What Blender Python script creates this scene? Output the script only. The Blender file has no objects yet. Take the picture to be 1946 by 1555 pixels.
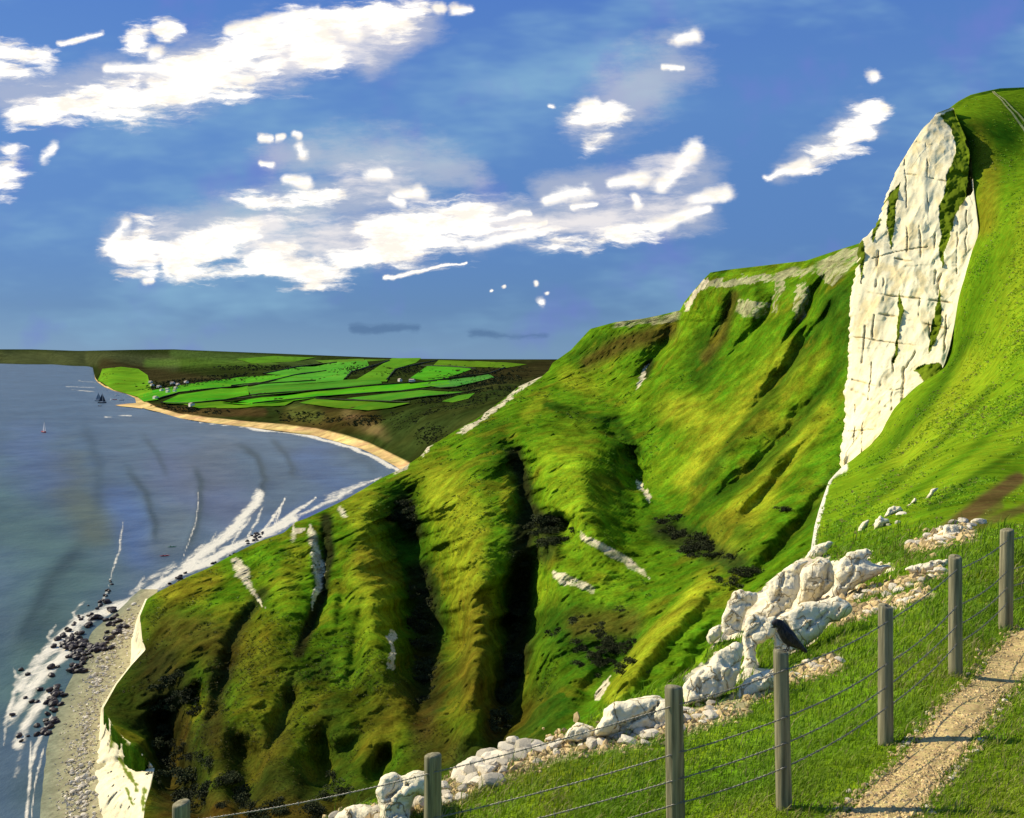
import bpy, bmesh, math, random
import numpy as np
from mathutils import Vector, Matrix
from mathutils.geometry import delaunay_2d_cdt

random.seed(7)
RNG = np.random.default_rng(11)
C = bpy.context.scene.collection
sc = bpy.context.scene

# ------------------------------------------------------------------ survey frame
H, F, U0, V0 = 130.0, 1667.0, 973.0, 684.0     # eye height above the sea, focal length and centre of the survey

def P(u, v, d):
    u, v, d = np.broadcast_arrays(np.asarray(u, float), np.asarray(v, float), np.asarray(d, float))
    return np.stack([(u - U0) / F * d, d, H - (v - V0) / F * d], -1)

def sea_d(v, z=0.0):
    return (H - z) * F / (np.asarray(v, float) - V0)

def interp(tab):
    t = sorted(tab); xs = np.array([a for a, b in t], float); ys = np.array([b for a, b in t], float)
    return lambda x: np.interp(x, xs, ys)

class TPS:
    """smooth surface through surveyed points; works on inverse distance so that planes stay planes"""
    def __init__(s, pts):
        a = np.array(pts, float); s.c = a[:, :2] / 1000.; n = len(a)
        K = s.k(s.c, s.c) + np.eye(n) * 1e-4
        Q = np.c_[np.ones(n), s.c]
        A = np.block([[K, Q], [Q.T, np.zeros((3, 3))]])
        s.w = np.linalg.solve(A, np.r_[100. / a[:, 2], 0, 0, 0]); s.lo = 100. / a[:, 2].max() * .55
    def k(s, a, b):
        r2 = ((a[:, None] - b[None]) ** 2).sum(-1)
        return .5 * r2 * np.log(r2 + 1e-9)
    def __call__(s, u, v):
        u, v = np.broadcast_arrays(np.asarray(u, float), np.asarray(v, float)); sh = u.shape
        p = np.c_[u.ravel(), v.ravel()] / 1000.
        out = np.empty(len(p))
        for i in range(0, len(p), 20000):
            q = p[i:i + 20000]
            out[i:i + 20000] = s.k(q, s.c) @ s.w[:-3] + np.c_[np.ones(len(q)), q] @ s.w[-3:]
        return (100. / np.maximum(out, s.lo)).reshape(sh)

def _h(ix, iy, iz, seed):
    n = (ix.astype(np.int64) * 374761393 + iy.astype(np.int64) * 668265263 + iz.astype(np.int64) * 2147483647 + seed * 974711)
    n = (n ^ (n >> 13)) * 1274126177
    n = n & 0x7fffffff
    n = (n ^ (n >> 16)) & 0xffff
    return n / 65535. * 2 - 1

def vnoise(p, seed=0):
    p = np.asarray(p, float); i = np.floor(p).astype(np.int64); f = p - i; f = f * f * (3 - 2 * f)
    r = 0
    for dx in (0, 1):
        for dy in (0, 1):
            for dz in (0, 1):
                w = (f[..., 0] if dx else 1 - f[..., 0]) * (f[..., 1] if dy else 1 - f[..., 1]) * (f[..., 2] if dz else 1 - f[..., 2])
                r = r + w * _h(i[..., 0] + dx, i[..., 1] + dy, i[..., 2] + dz, seed)
    return r

def fbm(p, octaves=4, seed=0, gain=.5):
    p = np.asarray(p, float); r = 0; a = 1.; t = 0
    for k in range(octaves):
        r = r + a * vnoise(p + 17.3 * k, seed + k); t += a; a *= gain; p = p * 2.03
    return r / t

def seg_dist(u, v, line):
    """distance from points to a polyline, and how far along it (0..1)"""
    best = np.full(np.shape(u), 1e9); tt = np.zeros(np.shape(u)); n = len(line) - 1
    for i in range(n):
        (x0, y0), (x1, y1) = line[i][:2], line[i + 1][:2]
        dx, dy = x1 - x0, y1 - y0; L = dx * dx + dy * dy + 1e-9
        t = np.clip(((u - x0) * dx + (v - y0) * dy) / L, 0, 1)
        d = np.hypot(u - x0 - t * dx, v - y0 - t * dy)
        m = d < best; best = np.where(m, d, best); tt = np.where(m, (i + t) / n, tt)
    return best, tt

def inside(u, v, poly):
    r = np.zeros(np.shape(u), bool); n = len(poly)
    for i in range(n):
        x0, y0 = poly[i]; x1, y1 = poly[(i + 1) % n]
        c = ((y0 > v) != (y1 > v)) & (u < (x1 - x0) * (v - y0) / (y1 - y0 + 1e-12) + x0)
        r ^= c
    return r

def smooth(x, a, b):
    t = np.clip((x - a) / (b - a), 0, 1); return t * t * (3 - 2 * t)

# ------------------------------------------------------------------ object helpers
def tag(o, label=None, cat=None, group=None, kind=None):
    if label: o['label'] = label
    if cat: o['category'] = cat
    if group: o['group'] = group
    if kind: o['kind'] = kind
    return o

def empty(name, loc, rz=0):
    o = bpy.data.objects.new(name, None); C.objects.link(o); o.location = loc; o.rotation_euler.z = rz
    o.empty_display_size = .1
    return o

def link(name, me, mat, parent=None, loc=None):
    o = bpy.data.objects.new(name, me); C.objects.link(o)
    if mat is not None and not me.materials: me.materials.append(mat)
    if parent is not None: o.parent = parent
    if loc is not None: o.location = loc
    return o

def raw_mesh(name, V, faces_flat, nper, cols=None, smoothf=True, attrs=None):
    """V (n,3); faces_flat flat index array of faces with nper vertices each"""
    me = bpy.data.meshes.new(name); V = np.ascontiguousarray(V, np.float32).reshape(-1, 3)
    fi = np.ascontiguousarray(faces_flat, np.int32).ravel(); nf = len(fi) // nper
    me.vertices.add(len(V)); me.vertices.foreach_set('co', V.ravel())
    me.loops.add(len(fi)); me.loops.foreach_set('vertex_index', fi)
    me.polygons.add(nf)
    me.polygons.foreach_set('loop_start', np.arange(nf, dtype=np.int32) * nper)
    me.polygons.foreach_set('loop_total', np.full(nf, nper, np.int32))
    me.polygons.foreach_set('use_smooth', np.full(nf, smoothf, bool))
    if cols is not None:
        a = me.color_attributes.new('col', 'FLOAT_COLOR', 'POINT')
        cc = np.ones((len(V), 4), np.float32); cc[:, :3] = np.asarray(cols, np.float32).reshape(-1, 3)
        a.data.foreach_set('color', cc.ravel())
    for k, w in (attrs or {}).items():
        a = me.attributes.new(k, 'FLOAT', 'POINT'); a.data.foreach_set('value', np.asarray(w, np.float32).ravel())
    me.update(calc_edges=True); me.validate()
    return me

def grid_mesh(name, G, cols=None, attrs=None, flip=False):
    nr, nc = G.shape[:2]; ix = np.arange(nr * nc).reshape(nr, nc)
    q = np.stack([ix[:-1, :-1], ix[1:, :-1], ix[1:, 1:], ix[:-1, 1:]], -1).reshape(-1, 4)
    if flip: q = q[:, ::-1]
    return raw_mesh(name, G.reshape(-1, 3), q, 4, cols, True, attrs)

def bm_mesh(name, bm, smoothf=False):
    'bmesh to mesh data'
    me = bpy.data.meshes.new(name); bm.normal_update(); bm.to_mesh(me); bm.free()
    if smoothf:
        me.polygons.foreach_set('use_smooth', np.ones(len(me.polygons), bool))
    return me

def tube_arrays(pts, r, n=6, caps=True):
    pts = np.asarray(pts, float); m = len(pts); r = np.broadcast_to(np.asarray(r, float), (m,))
    t = np.gradient(pts, axis=0); t /= np.linalg.norm(t, axis=1)[:, None] + 1e-12
    ref = np.array([0, 0, 1.]) if abs(t[0, 2]) < .9 else np.array([1., 0, 0])
    a = np.cross(t, ref); a /= np.linalg.norm(a, axis=1)[:, None] + 1e-12; b = np.cross(t, a)
    th = np.arange(n) * 2 * math.pi / n
    V = pts[:, None] + r[:, None, None] * (np.cos(th)[None, :, None] * a[:, None] + np.sin(th)[None, :, None] * b[:, None])
    ix = np.arange(m * n).reshape(m, n); nx = np.roll(ix, -1, 1)
    q = np.stack([ix[:-1], nx[:-1], nx[1:], ix[1:]], -1).reshape(-1, 4)
    return V.reshape(-1, 3), q

class MB:
    def __init__(s): s.V = []; s.Q = []; s.n = 0
    def add(s, V, Q): s.V.append(np.asarray(V, float)); s.Q.append(np.asarray(Q) + s.n); s.n += len(V)
    def tube(s, pts, r, n=6): s.add(*tube_arrays(pts, r, n))
    def box(s, c, sz, rz=0):
        c = np.array(c); sx, sy, sz_ = np.array(sz) / 2.
        V = np.array([[x, y, z] for x in (-sx, sx) for y in (-sy, sy) for z in (-sz_, sz_)])
        cs, sn = math.cos(rz), math.sin(rz)
        V = np.c_[V[:, 0] * cs - V[:, 1] * sn, V[:, 0] * sn + V[:, 1] * cs, V[:, 2]] + c
        s.add(V, [[0, 1, 3, 2], [4, 6, 7, 5], [0, 4, 5, 1], [2, 3, 7, 6], [0, 2, 6, 4], [1, 5, 7, 3]])
    def build(s, name, mat, parent=None, smoothf=True, loc=None):
        me = raw_mesh(name, np.concatenate(s.V), np.concatenate(s.Q), 4, None, smoothf)
        return link(name, me, mat, parent, loc)

# ------------------------------------------------------------------ materials
def new_mat(name):
    m = bpy.data.materials.new(name); m.use_nodes = True; nt = m.node_tree
    b = nt.nodes['Principled BSDF']; return m, nt, b

def N(nt, t, **kw):
    n = nt.nodes.new(t)
    for k, v in kw.items():
        if k.startswith('i_'): n.inputs[k[2:].replace('_', ' ')].default_value = v
        else: setattr(n, k, v)
    return n

def mixc(nt, blend, a, b, fac):
    n = nt.nodes.new('ShaderNodeMix'); n.data_type = 'RGBA'; n.blend_type = blend
    for sock, val in ((n.inputs[0], fac), (n.inputs[6], a), (n.inputs[7], b)):
        if hasattr(val, 'is_output') or isinstance(val, bpy.types.NodeSocket): nt.links.new(val, sock)
        elif isinstance(val, (tuple, list)): sock.default_value = (*val, 1) if len(val) == 3 else val
        else: sock.default_value = val
    return n.outputs[2]

def math_(nt, op, a, b=0., c=0., clamp=False):
    n = nt.nodes.new('ShaderNodeMath'); n.operation = op; n.use_clamp = clamp
    for i, val in enumerate((a, b, c)):
        if isinstance(val, bpy.types.NodeSocket): nt.links.new(val, n.inputs[i])
        else: n.inputs[i].default_value = val
    return n.outputs[0]

def rng(nt, x, a, b, c=0., d=1., s=True):
    n = nt.nodes.new('ShaderNodeMapRange'); n.interpolation_type = 'SMOOTHSTEP' if s else 'LINEAR'
    nt.links.new(x, n.inputs[0])
    for i, v in enumerate((a, b, c, d)): n.inputs[i + 1].default_value = v
    return n.outputs[0]

def objcoord(nt, scale=(1, 1, 1), rot=(0, 0, 0)):
    t = nt.nodes.new('ShaderNodeTexCoord'); m = nt.nodes.new('ShaderNodeMapping')
    m.inputs['Scale'].default_value = scale; m.inputs['Rotation'].default_value = rot
    nt.links.new(t.outputs['Object'], m.inputs[0]); return m.outputs[0]

def noise(nt, vec, scale, detail=6, rough=.55, dist=0.):
    n = nt.nodes.new('ShaderNodeTexNoise'); n.inputs['Scale'].default_value = scale
    n.inputs['Detail'].default_value = detail; n.inputs['Roughness'].default_value = rough; n.inputs['Distortion'].default_value = dist
    nt.links.new(vec, n.inputs['Vector']); return n.outputs['Fac']

def bump(nt, b, h, strength, dist):
    n = nt.nodes.new('ShaderNodeBump'); n.inputs['Strength'].default_value = strength; n.inputs['Distance'].default_value = dist
    nt.links.new(h, n.inputs['Height']); nt.links.new(n.outputs[0], b.inputs['Normal'])

def terrain_mat(name, s1, s2, amp=.55, bdist=1., rough=.95, stretch=(1, 1, 1), rot=(0, 0, 0), bs=.6):
    m, nt, b = new_mat(name)
    at = N(nt, 'ShaderNodeAttribute', attribute_name='col')
    v = objcoord(nt, stretch, rot)
    n1 = noise(nt, v, s1, 9, .62, .3); n2 = noise(nt, v, s2, 7, .65)
    f1 = rng(nt, n1, .3, .7, 1 - amp, 1 + amp, False); f2 = rng(nt, n2, .3, .72, 1 - amp * .9, 1 + amp * .8, False)
    f = math_(nt, 'MULTIPLY', f1, f2)
    cx = N(nt, 'ShaderNodeVectorMath', operation='SCALE'); nt.links.new(at.outputs['Color'], cx.inputs[0]); nt.links.new(f, cx.inputs[3])
    n3 = noise(nt, v, s1 * 2.3, 5, .6)
    hs = N(nt, 'ShaderNodeHueSaturation'); nt.links.new(cx.outputs[0], hs.inputs['Color'])
    nt.links.new(rng(nt, n3, .3, .7, .475, .525, False), hs.inputs['Hue'])
    nt.links.new(hs.outputs[0], b.inputs['Base Color'])
    b.inputs['Roughness'].default_value = rough; b.inputs['Specular IOR Level'].default_value = 0.
    hgt = math_(nt, 'ADD', math_(nt, 'MULTIPLY', n1, 1.0), math_(nt, 'MULTIPLY', n2, .45))
    bump(nt, b, hgt, bs, bdist)
    return m

def simple_mat(name, col, rough=.7, var=.25, scale=5., bd=0., spec=.2, stretch=(1, 1, 1), randomize=0.):
    m, nt, b = new_mat(name)
    v = objcoord(nt, stretch); n1 = noise(nt, v, scale, 7, .6)
    c = mixc(nt, 'MULTIPLY', col, (1, 1, 1), 1.0)
    f = rng(nt, n1, .3, .7, 1 - var, 1 + var, False)
    if randomize:
        oi = N(nt, 'ShaderNodeObjectInfo')
        f = math_(nt, 'MULTIPLY', f, rng(nt, oi.outputs['Random'], 0, 1, 1 - randomize, 1 + randomize, False))
    cx = N(nt, 'ShaderNodeVectorMath', operation='SCALE'); nt.links.new(c, cx.inputs[0]); nt.links.new(f, cx.inputs[3])
    nt.links.new(cx.outputs[0], b.inputs['Base Color'])
    b.inputs['Roughness'].default_value = rough; b.inputs['Specular IOR Level'].default_value = spec
    if bd: bump(nt, b, n1, .7, bd)
    return m

M_under = terrain_mat('undercliff_turf', .11, 1.1, .5, 1.3)
M_hill = terrain_mat('hillside_turf', .5, 6., .36, .07)
M_far = terrain_mat('far_country', .006, .05, .5, 5.)
M_field = terrain_mat('pasture', .006, .05, .18, 2.)
M_dark_rock = simple_mat('wet_dark_rock', (.022, .013, .012), .55, .4, .8, .12, .3, randomize=.4)
M_pebble = simple_mat('pale_pebble', (.62, .54, .40), .85, .2, 2., .05, .1, randomize=.3)
M_stone = simple_mat('flint_stone', (.60, .52, .37), .85, .3, 18., .01, .15, randomize=.35)
M_gravel = simple_mat('gravel_bits', (.50, .40, .24), .9, .35, 40., 0, .1)

def chalk_mat(name, scale, bd, base=(.86, .76, .48), stain=(.58, .42, .17)):
    m, nt, b = new_mat(name)
    at = N(nt, 'ShaderNodeAttribute', attribute_name='col')
    v = objcoord(nt)
    vs = objcoord(nt, (1, 1, .12))
    n1 = noise(nt, v, scale, 9, .62); n2 = noise(nt, vs, scale * 2.2, 6, .6); n3 = noise(nt, v, scale * 7, 6, .6)
    c = mixc(nt, 'MIX', base, stain, rng(nt, n2, .56, .78, 0, .55))
    c = mixc(nt, 'MULTIPLY', c, (.72, .66, .55), rng(nt, n1, .5, .75, 0, .55))
    c = mixc(nt, 'MULTIPLY', c, (.8, .76, .66), rng(nt, n3, .5, .7, 0, .5))
    c = mixc(nt, 'MULTIPLY', c, at.outputs['Color'], 1.)
    nt.links.new(c, b.inputs['Base Color'])
    b.inputs['Roughness'].default_value = .9; b.inputs['Specular IOR Level'].default_value = .05
    n4 = noise(nt, v, scale * 30, 5, .7)
    if scale > 1:
        vo = N(nt, 'ShaderNodeTexVoronoi', feature='DISTANCE_TO_EDGE'); vo.inputs['Scale'].default_value = scale * 1.7
        wv = N(nt, 'ShaderNodeVectorMath', operation='MULTIPLY_ADD'); nz_ = N(nt, 'ShaderNodeTexNoise'); nz_.inputs['Scale'].default_value = scale * 1.4; nz_.inputs['Detail'].default_value = 6
        nt.links.new(v, nz_.inputs['Vector']); nt.links.new(nz_.outputs['Color'], wv.inputs[0]); wv.inputs[1].default_value = (.55, .55, .55); nt.links.new(v, wv.inputs[2]); nt.links.new(wv.outputs[0], vo.inputs['Vector'])
        ck_ = rng(nt, vo.outputs['Distance'], .0, .035, 0, 1); brk_ = rng(nt, n1, .46, .58)
        ckm = math_(nt, 'MAXIMUM', ck_, brk_)
        c = mixc(nt, 'MULTIPLY', c, (.42, .34, .22), math_(nt, 'SUBTRACT', 1., ckm)); c = mixc(nt, 'MULTIPLY', c, (.80, .75, .62), rng(nt, n4, .5, .72, 0, .8))
        c = mixc(nt, 'MIX', c, (.30, .31, .10), rng(nt, noise(nt, v, scale * 2.6, 7, .7), .62, .75, 0, .5))
        nt.links.new(c, b.inputs['Base Color']); n3 = math_(nt, 'ADD', n3, math_(nt, 'ADD', math_(nt, 'MULTIPLY', ckm, 1.4), math_(nt, 'MULTIPLY', n4, .5)))
    h = math_(nt, 'ADD', math_(nt, 'MULTIPLY', n1, 1.), math_(nt, 'ADD', math_(nt, 'MULTIPLY', n2, .7), math_(nt, 'MULTIPLY', n3, .3)))
    bump(nt, b, h, .65, bd)
    return m
M_chalk_far = chalk_mat('chalk_cliff', .16, .32)
M_chalk_near = chalk_mat('chalk_boulder', 1.6, .11, (.87, .77, .52), (.62, .48, .25))

# vegetation / ground colours; the dark thicket tone also paints shade into the gullies
YG = (.225, .255, .012); BG = (.130, .222, .007); MG = (.075, .16, .005); DG = (.026, .068, .004)
OL = (.17, .15, .010); BR = (.075, .055, .010); THK_SHADE = (.022, .027, .007); CH = (.66, .58, .36); LIME = (.20, .295, .010)
PALE = (.36, .36, .16); EARTH = (.10, .07, .02)

def paint(u, v, p, base, blobs, wob=1.0, nscale=.03, seed=5):
    col = np.empty(u.shape + (3,)); col[:] = base
    wu = fbm(p * nscale, 4, seed); wv = fbm(p * nscale + 9.1, 4, seed + 3); wf = fbm(p * nscale * 4, 3, seed + 8)
    for line, r, c, s, soft in blobs:
        s = min(1., s * 1.12)
        d, t = seg_dist(u + wu * r * .9 * wob, v + wv * r * .9 * wob, line)
        d = d + wf * r * .3 * wob
        rr = r if not isinstance(r, tuple) else r[0]
        m = (1 - smooth(d, rr * (1 - soft), rr * (1 + soft * .5))) * s
        col = col * (1 - m[..., None]) + np.array(c) * m[..., None]
    return col

# ------------------------------------------------------------------ 1 undercliff (headland, gullies and the long slope)
UL = interp([(452, 1660), (460, 1640), (466, 1622), (476, 1590), (486, 1560), (496, 1530), (499, 1500), (506, 1440), (513, 1380), (518, 1350),
             (530, 1338), (545, 1325), (560, 1312), (575, 1300), (590, 1292), (600, 1250), (606, 1220), (612, 1170), (625, 1122), (640, 1108), (665, 1085), (690, 1050),
             (705, 1042), (714, 1032), (735, 985), (752, 965), (775, 935), (800, 900), (817, 868), (840, 832), (850, 812), (866, 800), (890, 765),
             (910, 722), (930, 690), (950, 655), (968, 618), (985, 582), (992, 562), (1012, 540), (1030, 490), (1050, 450), (1066, 420), (1080, 395), (1095, 360), (1110, 330), (1125, 300),
             (1139, 279), (1171, 266), (1214, 270), (1235, 277), (1264, 250), (1300, 222), (1346, 196), (1378, 214), (1403, 236), (1418, 257),
             (1446, 282), (1460, 294), (1496, 286), (1528, 276), (1555, 273), (1700, 250)])
UR = interp([(452, 1720), (700, 1680), (860, 1660), (900, 1640), (1055, 1600), (1150, 1520), (1340, 1340), (1400, 1250), (1480, 1050), (1545, 960), (1700, 900)])
under_d = TPS([(1640, 460, 470), (1560, 480, 520), (1500, 498, 560), (1350, 518, 620), (1295, 588, 660), (1170, 612, 740), (1060, 685, 790), (1030, 715, 760), (940, 775, 690),
    (870, 815, 640), (810, 860, 580), (765, 890, 550), (700, 930, 515), (560, 990, 470), (440, 1060, 432), (280, 1130, 395), (250, 1250, 345), (196, 1346, 296),
    (290, 1455, 230), (273, 1555, 203), (250, 1700, 175),
    (960, 815, 560), (1000, 900, 440), (900, 1000, 400), (800, 1000, 420), (700, 1050, 410), (850, 1200, 300), (600, 1200, 315), (450, 1300, 275), (900, 1400, 215), (600, 1500, 208), (400, 1450, 228),
    (1100, 880, 440), (1100, 1000, 350), (1250, 1040, 335), (1150, 1250, 232), (1050, 1400, 188), (1300, 1160, 238), (1300, 1350, 165), (1100, 1560, 142), (800, 1600, 175),
    (1180, 790, 560), (1240, 950, 410), (1290, 800, 480), (1290, 680, 600), (1400, 700, 490), (1400, 560, 570), (1550, 700, 400), (1600, 560, 420), (1500, 850, 350), (1450, 1000, 280), (1580, 900, 300), (1500, 1080, 225), (1640, 700, 360), (1150, 700, 680)])
# ridge lines standing proud and gullies cut into the slope: (line, half width px, metres deeper, sharpness)
GUL = [
    ([(735, 925), (770, 960), (785, 1040), (800, 1100), (822, 1180), (812, 1280), (800, 1390)], 60, 74),
    ([(790, 1090), (775, 1180), (785, 1280), (800, 1360)], 20, 14), ([(300, 1330), (300, 1420), (330, 1540)], 26, 14), ([(1010, 1010), (1060, 1000), (1085, 985)], 26, 24), ([(770, 960), (720, 990), (712, 1030)], 16, 14), ([(830, 1180), (862, 1220), (858, 1290)], 17, 18), ([(985, 1160), (960, 1190), (968, 1250)], 15, 16), ([(370, 1290), (372, 1370)], 15, 14), ([(440, 1380), (470, 1470), (450, 1560)], 28, 14), ([(620, 1380), (600, 1450), (640, 1540)], 26, 12), ([(740, 1420), (700, 1500)], 22, 12), ([(560, 1290), (540, 1360), (500, 1440)], 18, 12), ([(880, 1130), (875, 1220), (885, 1300)], 14, 9), ([(690, 1120), (680, 1220), (660, 1330)], 13, 8), ([(640, 1020), (650, 1120), (640, 1200)], 13, 8),
    ([(955, 815), (985, 870), (1000, 930), (1005, 1000), (1030, 1010)], 30, 44),
    ([(1005, 1000), (1000, 1080), (985, 1160), (978, 1260), (955, 1360), (925, 1440)], 46, 56),
    ([(1178, 845), (1205, 890), (1232, 948)], 20, 34),
    ([(1150, 800), (1178, 845)], 14, 12),
    ([(610, 985), (622, 1060), (612, 1130), (590, 1190), (568, 1240)], 15, 18),
    ([(500, 1130), (470, 1170), (440, 1230), (430, 1290), (400, 1340)], 17, 14),
    ([(300, 1270), (325, 1380), (335, 1480), (390, 1580)], 46, 30),
    ([(215, 1320), (290, 1400), (340, 1500)], 36, 10),
    ([(415, 1260), (420, 1340), (390, 1400)], 18, 10),
    ([(880, 1250), (870, 1320), (840, 1400)], 24, 14),
    ([(700, 1400), (620, 1460), (560, 1540)], 30, 10),
    ([(1060, 1080), (1080, 1010), (1050, 970)], 22, 10),
    ([(1600, 560), (1545, 640), (1480, 730), (1420, 800)], 17, 13),
    ([(1600, 700), (1500, 830), (1420, 910), (1330, 960)], 17, 11),
    ([(1560, 820), (1490, 900), (1440, 960), (1390, 1000)], 15, 8),
    ([(1585, 900), (1530, 990), (1470, 1060), (1400, 1120)], 17, 9),
    ([(1395, 545), (1382, 600), (1350, 660)], 11, 16),
    ([(1475, 545), (1462, 590), (1425, 640), (1370, 690)], 13, 16),
    ([(1590, 505), (1550, 560), (1530, 600), (1480, 660)], 11, 14),
    ([(1285, 600), (1262, 650), (1235, 690), (1210, 740)], 18, 26),
    ([(1170, 660), (1140, 690), (1090, 705)], 12, 10),
    ([(1040, 790), (1100, 840), (1110, 800)], 18, 10),
    ([(1250, 1010), (1320, 1030), (1400, 1070)], 40, 12),
    ([(1230, 1180), (1150, 1280), (1080, 1360)], 30, 12),
    ([(1400, 1140), (1320, 1260), (1260, 1330)], 22, 10),
]
RIB = [
    ([(590, 1005), (598, 1080), (600, 1140)], 9, 6),
    ([(900, 850), (905, 950), (900, 1080), (905, 1250), (880, 1380)], 40, 18),
    ([(690, 980), (700, 1080), (712, 1200), (720, 1300)], 40, 14),
    ([(530, 1040), (540, 1120), (520, 1220)], 34, 10),
    ([(1345, 1110), (1290, 1170), (1225, 1240), (1165, 1320)], 24, 14),
    ([(1575, 620), (1500, 720), (1420, 820), (1350, 900)], 14, 7),
    ([(1560, 760), (1460, 890), (1400, 960)], 15, 6),
    ([(1100, 870), (1120, 950), (1150, 1050)], 40, 14),
    ([(1430, 545), (1425, 600)], 16, 10),
    ([(1340, 535), (1310, 620), (1260, 740)], 26, 14),
    ([(1190, 870), (1225, 955)], 8, 8),
]
def under_depth(u, v):
    d = under_d(u, v)
    p0 = P(u, v, d)
    w1 = fbm(p0 * .02, 4, 31) * 20 + fbm(p0 * .09, 3, 32) * 9; w2 = fbm(p0 * .02 + 7, 4, 37) * 20 + fbm(p0 * .09 + 3, 3, 33) * 9
    nn = fbm(p0 * .05, 3, 35)
    for line, r, dep in GUL:
        q, t = seg_dist(u + w1 * min(1, r / 22), v + w2 * min(1, r / 22), line)
        dep = dep * (1.6 if line[0][0] > 1500 else 1.)
        e = smooth(np.minimum(t, 1 - t) + .05, 0, .4); r2 = r * (.35 + .65 * e) * (1 + .35 * nn)
        d = d + dep * np.exp(-(q / r2) ** 2) * e
    for line, r, dep in RIB:
        q, t = seg_dist(u + w1 * min(1, r / 40), v + w2 * min(1, r / 40), line)
        d = d - dep * np.exp(-(q / r) ** 2) * smooth(np.minimum(t, 1 - t) + .18, 0, .3)
    return d

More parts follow.
